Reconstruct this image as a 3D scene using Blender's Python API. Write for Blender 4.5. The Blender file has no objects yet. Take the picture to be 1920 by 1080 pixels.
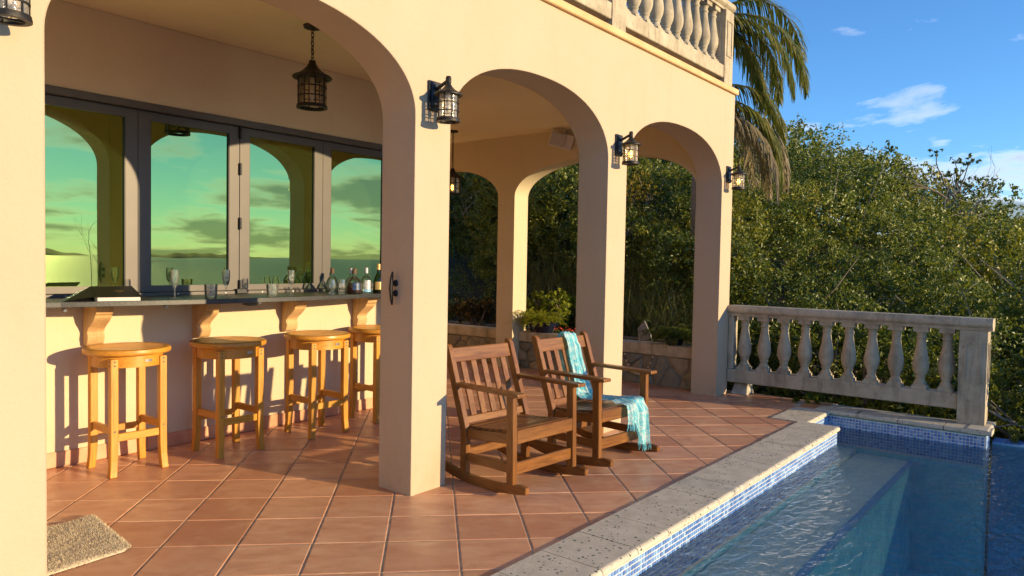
import bpy, bmesh, math, random
import numpy as np
from mathutils import Vector, Matrix, noise as mnoise

random.seed(7); RNG = np.random.default_rng(11)
rad = math.radians
scene = bpy.context.scene
COL = scene.collection

# ------------------------------------------------------------------ camera
cam_d = bpy.data.cameras.new('camera'); cam = bpy.data.objects.new('camera', cam_d); COL.objects.link(cam)
CAM = Vector((-2.758, -2.911, 1.306))
FWD = Vector((0.779, 0.626, -0.036)).normalized()
RGT = Vector((0.627, -0.779, 0.018)); RGT = (RGT - FWD * RGT.dot(FWD)).normalized()
UPV = RGT.cross(FWD)
cam.matrix_world = Matrix(((RGT.x, UPV.x, -FWD.x, CAM.x), (RGT.y, UPV.y, -FWD.y, CAM.y), (RGT.z, UPV.z, -FWD.z, CAM.z), (0, 0, 0, 1)))
cam_d.sensor_width = 36; cam_d.lens = 36 * 1361.57 / 1920; cam_d.clip_start = 0.05; cam_d.clip_end = 60000
scene.camera = cam

# ------------------------------------------------------------------ light
SUN_EL = rad(9.8)
SUN_AZ = math.atan2(-0.964, 0.264)                 # direction towards the sun, from +X
SUN_DIR = Vector((math.cos(SUN_AZ) * math.cos(SUN_EL), math.sin(SUN_AZ) * math.cos(SUN_EL), math.sin(SUN_EL)))
sd = bpy.data.lights.new('sun', 'SUN'); sd.energy = 2.15; sd.angle = rad(0.6); sd.color = (1.0, 0.76, 0.43)
sun = bpy.data.objects.new('sun', sd); COL.objects.link(sun)
sun.rotation_euler = SUN_DIR.to_track_quat('Z', 'Y').to_euler()

world = bpy.data.worlds.new('World'); scene.world = world; world.use_nodes = True
WN = world.node_tree; WN.nodes.clear()
def wnode(t, **k):
    n = WN.nodes.new(t)
    for a, b in k.items(): setattr(n, a, b)
    return n
def wl(a, b): WN.links.new(a, b)
sky = wnode('ShaderNodeTexSky', sky_type='NISHITA', sun_disc=False)
sky.sun_elevation = SUN_EL; sky.sun_rotation = math.pi / 2 - SUN_AZ
sky.altitude = 30; sky.air_density = 0.95; sky.dust_density = 0.0; sky.ozone_density = 5.4
tc = wnode('ShaderNodeTexCoord')
sep = wnode('ShaderNodeSeparateXYZ'); wl(tc.outputs['Generated'], sep.inputs[0])
zz = wnode('ShaderNodeMath', operation='MAXIMUM'); wl(sep.outputs[2], zz.inputs[0]); zz.inputs[1].default_value = 0.0
za = wnode('ShaderNodeMath', operation='ADD'); wl(zz.outputs[0], za.inputs[0]); za.inputs[1].default_value = 0.16
dx = wnode('ShaderNodeMath', operation='DIVIDE'); wl(sep.outputs[0], dx.inputs[0]); wl(za.outputs[0], dx.inputs[1])
dy = wnode('ShaderNodeMath', operation='DIVIDE'); wl(sep.outputs[1], dy.inputs[0]); wl(za.outputs[0], dy.inputs[1])
cmb = wnode('ShaderNodeCombineXYZ'); wl(dx.outputs[0], cmb.inputs[0]); wl(dy.outputs[0], cmb.inputs[1]); cmb.inputs[2].default_value = 9.4
n1 = wnode('ShaderNodeTexNoise'); n1.inputs['Scale'].default_value = 1.15; n1.inputs['Detail'].default_value = 9; n1.inputs['Roughness'].default_value = 0.56; n1.inputs['Distortion'].default_value = 0.25
wl(cmb.outputs[0], n1.inputs['Vector'])
# low in the sky clouds bank up: threshold falls towards the horizon, all round
th = wnode('ShaderNodeMapRange'); wl(sep.outputs[2], th.inputs[0])
th.inputs[1].default_value = 0.04; th.inputs[2].default_value = 0.27; th.inputs[3].default_value = 0.40; th.inputs[4].default_value = 0.628
sub = wnode('ShaderNodeMath', operation='SUBTRACT'); wl(n1.outputs[0], sub.inputs[0]); wl(th.outputs[0], sub.inputs[1])
mul = wnode('ShaderNodeMath', operation='MULTIPLY', use_clamp=True); wl(sub.outputs[0], mul.inputs[0]); mul.inputs[1].default_value = 9.0
cc = wnode('ShaderNodeMix', data_type='RGBA'); wl(mul.outputs[0], cc.inputs[0])
wl(sky.outputs[0], cc.inputs['A'])
cb = wnode('ShaderNodeVectorMath', operation='SCALE'); wl(sky.outputs[0], cb.inputs[0]); cb.inputs['Scale'].default_value = 0.55
ca = wnode('ShaderNodeVectorMath', operation='ADD'); wl(cb.outputs[0], ca.inputs[0]); ca.inputs[1].default_value = (4.2, 3.7, 3.3)
thick = wnode('ShaderNodeMath', operation='MULTIPLY', use_clamp=True); wl(sub.outputs[0], thick.inputs[0]); thick.inputs[1].default_value = 7.0
cd_ = wnode('ShaderNodeVectorMath', operation='SCALE'); wl(sky.outputs[0], cd_.inputs[0]); cd_.inputs['Scale'].default_value = 0.30
ce = wnode('ShaderNodeVectorMath', operation='ADD'); wl(cd_.outputs[0], ce.inputs[0]); ce.inputs[1].default_value = (0.75, 0.72, 0.72)
cm = wnode('ShaderNodeMix', data_type='RGBA'); wl(thick.outputs[0], cm.inputs[0]); wl(ca.outputs[0], cm.inputs['A']); wl(ce.outputs[0], cm.inputs['B'])
wl(cm.outputs['Result'], cc.inputs['B'])
bg = wnode('ShaderNodeBackground'); bg.inputs[1].default_value = 0.096; wl(cc.outputs['Result'], bg.inputs[0])
wo = wnode('ShaderNodeOutputWorld'); wl(bg.outputs[0], wo.inputs[0])

vs = scene.view_settings
vs.view_transform = 'Standard'; vs.look = 'None'; vs.exposure = 1.70; vs.gamma = 1.0; vs.use_curve_mapping = False
cy = scene.cycles
cy.use_denoising = True; cy.max_bounces = 10; cy.diffuse_bounces = 6; cy.glossy_bounces = 4; cy.transmission_bounces = 6
cy.transparent_max_bounces = 24; cy.caustics_reflective = True; cy.caustics_refractive = False; cy.sample_clamp_indirect = 20.0

# ------------------------------------------------------------------ helpers
def tag(o, label=None, cat=None, group=None, kind=None):
    if label: o['label'] = label
    if cat: o['category'] = cat
    if group: o['group'] = group
    if kind: o['kind'] = kind
    return o
def empty(name, loc=(0, 0, 0), rz=0.0):
    o = bpy.data.objects.new(name, None); COL.objects.link(o); o.location = loc; o.rotation_euler = (0, 0, rz); o.empty_display_size = 0.1
    return o
def place(name, me, parent=None, loc=None, rot=None, scale=None):
    o = bpy.data.objects.new(name, me); COL.objects.link(o)
    if parent: o.parent = parent
    if loc is not None: o.location = loc
    if rot is not None: o.rotation_euler = rot
    if scale is not None: o.scale = scale
    return o
def copy_tree(o, parent=None):
    c = o.copy(); COL.objects.link(c); c.parent = parent
    for ch in o.children: copy_tree(ch, c)
    return c

class MB:
    def __init__(s): s.v = []; s.f = []
    def add(s, vs_, fs):
        k = len(s.v); s.v.extend(tuple(p) for p in vs_); s.f.extend(tuple(i + k for i in f) for f in fs); return s
    def box(s, x0, x1, y0, y1, z0, z1):
        return s.add([(x0, y0, z0), (x1, y0, z0), (x1, y1, z0), (x0, y1, z0), (x0, y0, z1), (x1, y0, z1), (x1, y1, z1), (x0, y1, z1)],
                     [(0, 3, 2, 1), (4, 5, 6, 7), (0, 1, 5, 4), (1, 2, 6, 5), (2, 3, 7, 6), (3, 0, 4, 7)])
    def hexa(s, b, t):                               # bottom quad, top quad (ccw from above)
        return s.add(list(b) + list(t), [(0, 3, 2, 1), (4, 5, 6, 7), (0, 1, 5, 4), (1, 2, 6, 5), (2, 3, 7, 6), (3, 0, 4, 7)])
    def beam(s, p, q, w, h, up=(0, 0, 1)):           # bar from p to q, w across, h along up
        p = Vector(p); q = Vector(q); d = (q - p).normalized(); up = Vector(up)
        r = d.cross(up).normalized(); u = r.cross(d).normalized()
        a = r * w / 2; b = u * h / 2
        return s.add([p - a - b, p + a - b, p + a + b, p - a + b, q - a - b, q + a - b, q + a + b, q - a + b],
                     [(0, 3, 2, 1), (4, 5, 6, 7), (0, 1, 5, 4), (1, 2, 6, 5), (2, 3, 7, 6), (3, 0, 4, 7)][:] if False else
                     [(0, 1, 2, 3), (7, 6, 5, 4), (4, 5, 1, 0), (5, 6, 2, 1), (6, 7, 3, 2), (7, 4, 0, 3)])
    def tube(s, pts, rs, n=8, cap=True):
        pts = [Vector(p) for p in pts]
        if not hasattr(rs, '__len__'): rs = [rs] * len(pts)
        k = len(s.v); ref = None
        for i, p in enumerate(pts):
            d = (pts[min(i + 1, len(pts) - 1)] - pts[max(i - 1, 0)])
            if d.length < 1e-9: d = Vector((0, 0, 1))
            d.normalize()
            if ref is None: ref = d.orthogonal().normalized()
            ref = (ref - d * ref.dot(d))
            if ref.length < 1e-6: ref = d.orthogonal()
            ref.normalize(); b = d.cross(ref)
            for j in range(n):
                a = 2 * math.pi * j / n; s.v.append(tuple(p + (ref * math.cos(a) + b * math.sin(a)) * rs[i]))
        for i in range(len(pts) - 1):
            for j in range(n):
                a = k + i * n + j; b2 = k + i * n + (j + 1) % n
                s.f.append((a, b2, b2 + n, a + n))
        if cap:
            s.f.append(tuple(k + j for j in reversed(range(n)))); e = k + (len(pts) - 1) * n; s.f.append(tuple(e + j for j in range(n)))
        return s
    def lathe(s, prof, n=16, c=(0, 0, 0), cap=True, square=()):
        k = len(s.v)
        for r, z in prof:
            for j in range(n):
                a = 2 * math.pi * j / n; s.v.append((c[0] + r * math.cos(a), c[1] + r * math.sin(a), c[2] + z))
        for i in range(len(prof) - 1):
            for j in range(n):
                a = k + i * n + j; b = k + i * n + (j + 1) % n; s.f.append((a, b, b + n, a + n))
        if cap:
            s.f.append(tuple(k + j for j in reversed(range(n)))); e = k + (len(prof) - 1) * n; s.f.append(tuple(e + j for j in range(n)))
        return s
    def prism(s, poly, axis, a0, a1):                # poly of 2D pts; axis 'x': (y,z), 'y': (x,z), 'z': (x,y)
        def P3(p, a): return (a, p[0], p[1]) if axis == 'x' else (p[0], a, p[1]) if axis == 'y' else (p[0], p[1], a)
        n = len(poly); k = len(s.v)
        s.v.extend(P3(p, a0) for p in poly); s.v.extend(P3(p, a1) for p in poly)
        s.f.append(tuple(k + i for i in range(n))); s.f.append(tuple(k + n + i for i in reversed(range(n))))
        for i in range(n): s.f.append((k + i, k + n + i, k + n + (i + 1) % n, k + (i + 1) % n))
        return s
    def mesh(s, name, mat, smooth=False, bevel=0.0, seg=1, recalc=True, angle=35):
        me = bpy.data.meshes.new(name); me.from_pydata(s.v, [], s.f)
        if recalc or bevel:
            bm = bmesh.new(); bm.from_mesh(me); bmesh.ops.recalc_face_normals(bm, faces=bm.faces)
            if bevel:
                es = [e for e in bm.edges if len(e.link_faces) == 2 and e.calc_face_angle(0) > rad(30)]
                bmesh.ops.bevel(bm, geom=es, offset=bevel, segments=seg, profile=0.6, affect='EDGES', clamp_overlap=True)
            bm.to_mesh(me); bm.free()
        if smooth:
            me.shade_smooth() if hasattr(me, 'shade_smooth') else None
            try: me.set_sharp_from_angle(angle=rad(angle))
            except Exception: pass
        me.materials.append(mat); me.update(); return me
    def build(s, name, mat, parent=None, smooth=False, bevel=0.0, seg=1, loc=None, angle=35, rot=None):
        return place(name, s.mesh(name, mat, smooth, bevel, seg, angle=angle), parent, loc, rot)

def np_mesh(name, mat, V, F, rnd=None, smooth=False):
    V = np.asarray(V, np.float32).reshape(-1, 3); F = np.asarray(F, np.int32); n, k = F.shape
    me = bpy.data.meshes.new(name)
    me.vertices.add(len(V)); me.vertices.foreach_set('co', V.ravel())
    me.loops.add(n * k); me.loops.foreach_set('vertex_index', F.ravel())
    me.polygons.add(n); me.polygons.foreach_set('loop_start', np.arange(n, dtype=np.int32) * k)
    if smooth: me.polygons.foreach_set('use_smooth', np.ones(n, bool))
    me.update(calc_edges=True)
    if rnd is not None:
        a = me.attributes.new('rnd', 'FLOAT', 'POINT'); a.data.foreach_set('value', np.asarray(rnd, np.float32))
    me.materials.append(mat); return me

def clip(poly, nx, ny, d):                           # keep nx*x+ny*y >= d
    out = []
    for i, p in enumerate(poly):
        q = poly[(i + 1) % len(poly)]; a = nx * p[0] + ny * p[1] - d; b = nx * q[0] + ny * q[1] - d
        if a >= 0: out.append(p)
        if (a > 0 > b) or (a < 0 < b):
            t = a / (a - b); out.append((p[0] + (q[0] - p[0]) * t, p[1] + (q[1] - p[1]) * t))
    return out
def area(poly): return 0.5 * sum(poly[i][0] * poly[(i + 1) % len(poly)][1] - poly[(i + 1) % len(poly)][0] * poly[i][1] for i in range(len(poly)))
def inset(poly, d):
    r = poly
    for i in range(len(poly)):
        p = poly[i]; q = poly[(i + 1) % len(poly)]; ex, ey = q[0] - p[0], q[1] - p[1]; L = math.hypot(ex, ey)
        if L < 1e-7: continue
        nx, ny = -ey / L, ex / L
        r = clip(r, nx, ny, nx * p[0] + ny * p[1] + d)
        if len(r) < 3: return []
    return r

# ------------------------------------------------------------------ materials
class Mat:
    def __init__(s, name):
        s.m = bpy.data.materials.new(name); s.m.use_nodes = True; s.t = s.m.node_tree; s.t.nodes.clear()
        s.out = s.n('ShaderNodeOutputMaterial')
    def n(s, t, ins=None, **k):
        x = s.t.nodes.new(t)
        for a, b in k.items(): setattr(x, a, b)
        for a, b in (ins or {}).items():
            if hasattr(b, 'is_output'): s.t.links.new(b, x.inputs[a])
            else: x.inputs[a].default_value = b
        return x
    def coord(s, kind='Object', scale=(1, 1, 1)):
        c = s.n('ShaderNodeTexCoord'); mp = s.n('ShaderNodeMapping', {'Vector': c.outputs[kind], 'Scale': scale}); return mp.outputs[0]
    def wcoord(s, scale=(1, 1, 1)):
        g = s.n('ShaderNodeNewGeometry'); mp = s.n('ShaderNodeMapping', {'Vector': g.outputs['Position'], 'Scale': scale}); return mp.outputs[0]
    def noise(s, vec, scale, detail=4, rough=0.5, dist=0.0):
        return s.n('ShaderNodeTexNoise', {'Vector': vec, 'Scale': scale, 'Detail': detail, 'Roughness': rough, 'Distortion': dist}).outputs[0]
    def ramp(s, fac, stops):
        r = s.n('ShaderNodeValToRGB', {'Fac': fac}); cr = r.color_ramp
        while len(cr.elements) < len(stops): cr.elements.new(0.5)
        for e, (p, c) in zip(cr.elements, stops): e.position = p; e.color = (*c, 1) if len(c) == 3 else c
        return r.outputs[0]
    def mixc(s, fac, a, b, blend='MIX'):
        x = s.n('ShaderNodeMix', data_type='RGBA', blend_type=blend)
        for k, v in ((0, fac), ('A', a), ('B', b)):
            if hasattr(v, 'is_output'): s.t.links.new(v, x.inputs[k])
            elif k == 0: x.inputs[0].default_value = v
            else: x.inputs[k].default_value = (*v, 1) if len(v) == 3 else v
        return x.outputs['Result']
    def math(s, op, a, b=0.0, clamp=False):
        x = s.n('ShaderNodeMath', operation=op, use_clamp=clamp)
        for i, v in enumerate((a, b)):
            if hasattr(v, 'is_output'): s.t.links.new(v, x.inputs[i])
            else: x.inputs[i].default_value = v
        return x.outputs[0]
    def bump(s, h, strength=0.3, dist=0.01, normal=None):
        i = {'Height': h, 'Strength': strength, 'Distance': dist}
        if normal is not None: i['Normal'] = normal
        return s.n('ShaderNodeBump', i).outputs[0]
    def bsdf(s, color, rough=0.5, normal=None, spec=0.5, metallic=0.0, **k):
        b = s.n('ShaderNodeBsdfPrincipled')
        def put(key, v):
            if hasattr(v, 'is_output'): s.t.links.new(v, b.inputs[key])
            else: b.inputs[key].default_value = (*v, 1) if (key == 'Base Color' and len(v) == 3) else v
        put('Base Color', color); put('Roughness', rough); put('Specular IOR Level', spec); put('Metallic', metallic)
        if normal is not None: put('Normal', normal)
        for a, v in k.items(): put(a.replace('_', ' '), v)
        return b
    def done(s, sh): s.t.links.new(sh.outputs[0] if hasattr(sh, 'outputs') else sh, s.out.inputs[0]); return s.m
    def mixs(s, fac, a, b):
        x = s.n('ShaderNodeMixShader')
        if hasattr(fac, 'is_output'): s.t.links.new(fac, x.inputs[0])
        else: x.inputs[0].default_value = fac
        for i, v in ((1, a), (2, b)): s.t.links.new(v.outputs[0] if hasattr(v, 'outputs') else v, x.inputs[i])
        return x
M = {}

def plaster(name, lo, hi, patch, soft=True):
    m = Mat(name); w = m.wcoord()
    c = m.ramp(m.noise(w, 1.3, 5, 0.6), [(0.3, lo), (0.7, hi)])
    c = m.mixc(m.math('MULTIPLY', m.math('SUBTRACT', m.noise(m.wcoord((3, 3, 0.7)), 2.2, 6, 0.65), 0.52, True), 1.6, True), c, patch)
    c = m.mixc(m.math('MULTIPLY', m.math('SUBTRACT', m.noise(w, 45, 3, 0.6), 0.66, True), 3.0, True), c, patch)
    sz = m.n('ShaderNodeSeparateXYZ', {'Vector': w}).outputs[2]
    low = m.n('ShaderNodeMapRange', {'Value': sz, 'From Min': 0.02, 'From Max': 0.34, 'To Min': 1.0, 'To Max': 0.0}).outputs[0]
    c = m.mixc(m.math('MULTIPLY', low, m.math('MULTIPLY', m.math('SUBTRACT', m.noise(m.wcoord((1, 1, 0.5)), 9, 6, 0.7), 0.38, True), 1.5, True), True), c, (0.40, 0.28, 0.17))
    nb = m.n('ShaderNodeBevel', {'Radius': 0.012}, samples=3).outputs[0] if soft else None
    h = m.math('ADD', m.noise(w, 70, 5, 0.65), m.math('ADD', m.math('MULTIPLY', m.noise(w, 6, 3), 2.6), m.math('MULTIPLY', m.noise(m.wcoord((1, 1, 2.4)), 18, 3, 0.5, 1.0), 0.8)))
    M[name] = m.done(m.bsdf(c, 0.85, m.bump(h, 0.32, 0.006, nb), 0.2))
plaster('plaster', (0.505, 0.392, 0.262), (0.54, 0.42, 0.288), (0.46, 0.355, 0.23))  # facade copy of the plaster, colour darkened to offset full sun
plaster('plaster_inside', (0.61, 0.485, 0.315), (0.65, 0.525, 0.345), (0.56, 0.445, 0.28))  # indoor copy of the same plaster, colour lifted against the porch shade
plaster('plaster_ceiling', (0.76, 0.65, 0.41), (0.81, 0.70, 0.45), (0.71, 0.60, 0.37), False)  # ceiling copy, lightened in colour to stand in for missing bounce light
plaster('plaster_end', (0.575, 0.475, 0.305), (0.61, 0.51, 0.33), (0.53, 0.435, 0.275), False)  # end wall copy, paler in colour to offset reddish bounce light

m = Mat('ochre_band'); w = m.wcoord()
c = m.ramp(m.noise(w, 4, 5, 0.6), [(0.3, (0.62, 0.36, 0.15)), (0.7, (0.74, 0.48, 0.24))])
M['band'] = m.done(m.bsdf(c, 0.8, m.bump(m.noise(w, 70, 3), 0.15, 0.005)))

def terracotta(name, attr=False):
    m = Mat(name); w = m.wcoord()
    r = m.n('ShaderNodeObjectInfo').outputs['Random']
    off = m.n('ShaderNodeVectorMath', {0: w}, operation='ADD')
    cx = m.n('ShaderNodeCombineXYZ', {'X': m.math('MULTIPLY', r, 37.0), 'Y': m.math('MULTIPLY', r, 91.0)}); m.t.links.new(cx.outputs[0], off.inputs[1])
    v = off.outputs[0]
    st = m.n('ShaderNodeMapping', {'Vector': v, 'Scale': (1, 1.0, 1), 'Rotation': (0, 0, rad(45))}).outputs[0]
    st = m.n('ShaderNodeMapping', {'Vector': st, 'Scale': (1.0, 2.4, 1)}).outputs[0]
    c = m.ramp(m.noise(st, 4.5, 6, 0.62, 0.6), [(0.28, (0.52, 0.235, 0.125)), (0.5, (0.67, 0.345, 0.185)), (0.72, (0.76, 0.45, 0.26))])
    c = m.mixc(m.math('MULTIPLY', m.math('POWER', r, 1.6), 0.75), c, (0.46, 0.19, 0.095))
    c = m.mixc(m.math('MULTIPLY', m.math('SUBTRACT', m.noise(w, 6, 6, 0.7), 0.52, True), 2.6, True), c, (0.72, 0.46, 0.25))
    rg = m.ramp(m.noise(v, 7, 4), [(0.3, (0.3,) * 3), (0.7, (0.52,) * 3)])
    M[name] = m.done(m.bsdf(c, rg, m.bump(m.math('ADD', m.noise(w, 26, 3), m.math('MULTIPLY', m.noise(w, 5, 2), 3.0)), 0.1, 0.004), 0.45))
terracotta('terracotta')

m = Mat('grout'); w = m.wcoord()
M['grout'] = m.done(m.bsdf(m.ramp(m.noise(w, 14, 4), [(0.3, (0.26, 0.19, 0.115)), (0.7, (0.52, 0.40, 0.25))]), 0.9))

def coping(name, base):
    m = Mat(name); w = m.wcoord()
    d = m.n('ShaderNodeVectorMath', {0: w}, operation='ADD'); nz = m.n('ShaderNodeTexNoise', {'Vector': w, 'Scale': 40.0, 'Detail': 2.0})
    sc = m.n('ShaderNodeVectorMath', {0: nz.outputs['Color']}, operation='SCALE'); sc.inputs['Scale'].default_value = 0.022; m.t.links.new(sc.outputs[0], d.inputs[1])
    vo = m.n('ShaderNodeTexVoronoi', {'Vector': d.outputs[0], 'Scale': 44.0, 'Randomness': 1.0})
    ch = m.math('LESS_THAN', vo.outputs['Distance'], 0.30)
    sc2 = m.n('ShaderNodeSeparateColor', {'Color': vo.outputs['Color']})
    pick = m.math('GREATER_THAN', m.math('ADD', sc2.outputs[0], m.math('MULTIPLY', m.noise(w, 3.0, 2), 0.7)), 1.02)
    chip = m.math('MULTIPLY', ch, pick)
    cs = m.ramp(m.noise(w, 9, 7, 0.7), [(0.3, base[0]), (0.7, base[1])])
    cs = m.mixc(m.math('MULTIPLY', m.math('SUBTRACT', m.noise(w, 130, 2), 0.6, True), 4.0, True), cs, (0.16, 0.14, 0.11))
    cc2 = m.ramp(sc2.outputs[1], [(0.0, (0.05, 0.085, 0.07)), (0.5, (0.12, 0.17, 0.14)), (0.85, (0.05, 0.05, 0.045)), (1.0, (0.5, 0.45, 0.36))])
    hh = m.math('SUBTRACT', m.noise(w, 90, 4, 0.7), m.math('MULTIPLY', chip, 0.4))
    M[name] = m.done(m.bsdf(m.mixc(chip, cs, cc2), 0.75, m.bump(hh, 0.35, 0.006), 0.3))
coping('coping', ((0.47, 0.41, 0.30), (0.65, 0.58, 0.44)))

m = Mat('weathered_cast_stone'); w = m.wcoord()
c = m.ramp(m.noise(w, 5, 8, 0.68), [(0.3, (0.30, 0.245, 0.165)), (0.52, (0.47, 0.395, 0.275)), (0.75, (0.58, 0.50, 0.36))])
st = m.noise(m.wcoord((10, 10, 1.6)), 1.4, 6, 0.7)
c = m.mixc(m.math('MULTIPLY', m.math('SUBTRACT', st, 0.5, True), 3.2, True), c, (0.17, 0.14, 0.10))
c = m.mixc(m.math('MULTIPLY', m.math('SUBTRACT', m.noise(w, 22, 5, 0.7), 0.62, True), 5.0, True), c, (0.10, 0.09, 0.075))
M['caststone'] = m.done(m.bsdf(c, 0.88, m.bump(m.noise(w, 70, 5, 0.65), 0.35, 0.006), 0.2))

def wood(name, cols, axis, rough=0.38, spec=0.45, gs=1.0):
    m = Mat(name); scl = {'x': (0.09, 1, 1), 'y': (1, 0.09, 1), 'z': (1, 1, 0.09)}[axis]
    r = m.n('ShaderNodeObjectInfo').outputs['Random']
    co = m.n('ShaderNodeTexCoord').outputs['Object']
    ad = m.n('ShaderNodeVectorMath', {0: co}, operation='ADD')
    cx = m.n('ShaderNodeCombineXYZ', {'X': m.math('MULTIPLY', r, 17.0), 'Y': m.math('MULTIPLY', r, 31.0), 'Z': m.math('MULTIPLY', r, 11.0)}); m.t.links.new(cx.outputs[0], ad.inputs[1])
    mp = m.n('ShaderNodeMapping', {'Vector': ad.outputs[0], 'Scale': scl}).outputs[0]
    g = m.noise(mp, 46 * gs, 6, 0.6, 1.4)
    c = m.ramp(g, [(0.25, cols[0]), (0.5, cols[1]), (0.75, cols[2])])
    big = m.noise(mp, 7 * gs, 3, 0.5, 0.6)
    c = m.mixc(m.math('MULTIPLY', m.math('SUBTRACT', big, 0.5, True), 2.0, True), c, cols[0])
    c = m.mixc(m.math('MULTIPLY', r, 0.25), c, cols[2])
    M[name] = m.done(m.bsdf(c, m.ramp(m.noise(mp, 12, 3), [(0.3, (rough - .08,) * 3), (0.7, (rough + .12,) * 3)]), m.bump(g, 0.12, 0.003), spec))
for ax in 'xyz':
    wood('honey_' + ax, ((0.36, 0.13, 0.013), (0.56, 0.245, 0.026), (0.65, 0.32, 0.045)), ax)
    wood('teak_' + ax, ((0.085, 0.030, 0.007), (0.185, 0.070, 0.014), (0.30, 0.125, 0.026)), ax, 0.33)
wood('maple', ((0.42, 0.235, 0.09), (0.58, 0.36, 0.155), (0.66, 0.44, 0.21)), 'z', 0.42, 0.4, 0.6)

def plain(name, col, rough=0.5, metallic=0.0, spec=0.5, var=0.25, scale=20, bump=0.0, **k):
    m = Mat(name); co = m.coord()
    n = m.noise(co, scale, 4, 0.6)
    c = m.ramp(n, [(0.3, tuple(x * (1 - var) for x in col)), (0.7, tuple(min(1, x * (1 + var)) for x in col))])
    nm = m.bump(m.noise(co, scale * 4, 3), bump, 0.004) if bump else None
    M[name] = m.done(m.bsdf(c, rough, nm, spec, metallic, **k))
plain('granite', (0.045, 0.045, 0.045), 0.28, spec=0.5, var=0.5, scale=120)
m = Mat('speckled_granite'); w = m.wcoord()
c = m.ramp(m.noise(w, 150, 3, 0.8), [(0.35, (0.012, 0.012, 0.012)), (0.55, (0.032, 0.031, 0.028)), (0.72, (0.15, 0.14, 0.11))])
M['granite'] = m.done(m.bsdf(c, 0.42, m.bump(m.noise(w, 30, 3), 0.05, 0.003), 0.5))
plain('frame_metal', (0.088, 0.076, 0.066), 0.45, 0.2, var=0.06, scale=6)
plain('frame_dark', (0.02, 0.018, 0.018), 0.5, var=0.1)
plain('bronze', (0.028, 0.024, 0.020), 0.5, 0.55, var=0.5, scale=60, bump=0.25)
plain('black_iron', (0.016, 0.016, 0.018), 0.45, 0.3, var=0.4, scale=60, bump=0.2)
plain('steel', (0.55, 0.53, 0.5), 0.35, 0.9, var=0.1)
plain('white_plate', (0.74, 0.70, 0.62), 0.3, 0.0, var=0.1)
plain('offwhite_plastic', (0.62, 0.56, 0.46), 0.5, var=0.05)
plain('speaker_cloth', (0.52, 0.47, 0.39), 0.9, var=0.12, scale=200)
plain('book_black', (0.010, 0.009, 0.010), 0.35, var=0.3)
plain('paper', (0.70, 0.62, 0.54), 0.8, var=0.12, scale=300)
plain('gold', (0.65, 0.42, 0.12), 0.35, 0.8, var=0.2)
plain('bark', (0.20, 0.155, 0.105), 0.9, var=0.45, scale=25, bump=0.5)
plain('dead_wood', (0.30, 0.26, 0.20), 0.9, var=0.35, scale=30, bump=0.4)
plain('soil', (0.05, 0.036, 0.022), 0.95, var=0.5, scale=9, bump=0.6)
plain('pot_blue', (0.010, 0.013, 0.03), 0.14, var=0.4, scale=8)
plain('dry_stone', (0.44, 0.40, 0.32), 0.9, var=0.35, scale=12, bump=0.5)
plain('slate', (0.20, 0.18, 0.16), 0.5, var=0.4, scale=9, bump=0.3)
plain('shell', (0.52, 0.38, 0.22), 0.5, var=0.4, scale=60)
plain('red_flower', (0.55, 0.035, 0.02), 0.6, var=0.2)
plain('label_blue', (0.03, 0.06, 0.16), 0.4, var=0.2)
plain('label_silver', (0.42, 0.44, 0.46), 0.35, 0.2, var=0.3, scale=90)
plain('label_sky', (0.20, 0.42, 0.62), 0.4, var=0.1)
plain('label_gold', (0.60, 0.40, 0.14), 0.35, 0.4, var=0.2)
plain('cork', (0.10, 0.06, 0.03), 0.7, var=0.2)

m = Mat('mortar'); w = m.wcoord()
M['mortar'] = m.done(m.bsdf(m.ramp(m.noise(w, 12, 5), [(0.3, (0.19, 0.16, 0.115)), (0.7, (0.33, 0.285, 0.21))]), 0.95, m.bump(m.noise(w, 60, 4), 0.5, 0.008)))
m = Mat('rubble_stone'); w = m.wcoord(); r = m.n('ShaderNodeObjectInfo').outputs['Random']
c = m.ramp(r, [(0.0, (0.19, 0.18, 0.13)), (0.35, (0.30, 0.25, 0.16)), (0.65, (0.22, 0.21, 0.16)), (1.0, (0.42, 0.32, 0.19))])
c = m.mixc(m.math('MULTIPLY', m.math('SUBTRACT', m.noise(w, 11, 6, 0.7), 0.45, True), 2.5, True), c, (0.10, 0.095, 0.08))
M['rubble'] = m.done(m.bsdf(c, 0.85, m.bump(m.noise(w, 24, 5, 0.65), 0.6, 0.015), 0.25))

# coated window glass: mirror coat with a green tint over dark glass, a little dust
m = Mat('green_reflective_glass'); w = m.wcoord()
gl = m.n('ShaderNodeBsdfGlossy', {'Color': (0.34, 0.44, 0.155, 1), 'Roughness': 0.0, 'Normal': m.bump(m.noise(w, 1.3, 2), 0.035, 0.02)})
dk = m.bsdf((0.006, 0.022, 0.008), 0.05)
sp = m.math('MULTIPLY', m.math('GREATER_THAN', m.noise(w, 55, 3, 0.7), 0.735), 0.35)
dust = m.math('ADD', sp, m.math('MULTIPLY', m.noise(w, 2.5, 5, 0.6), 0.045))
du = m.n('ShaderNodeBsdfDiffuse', {'Color': (0.32, 0.52, 0.16, 1)})
M['mirror_glass'] = m.done(m.mixs(dust, m.mixs(0.86, dk, gl), du))

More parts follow.
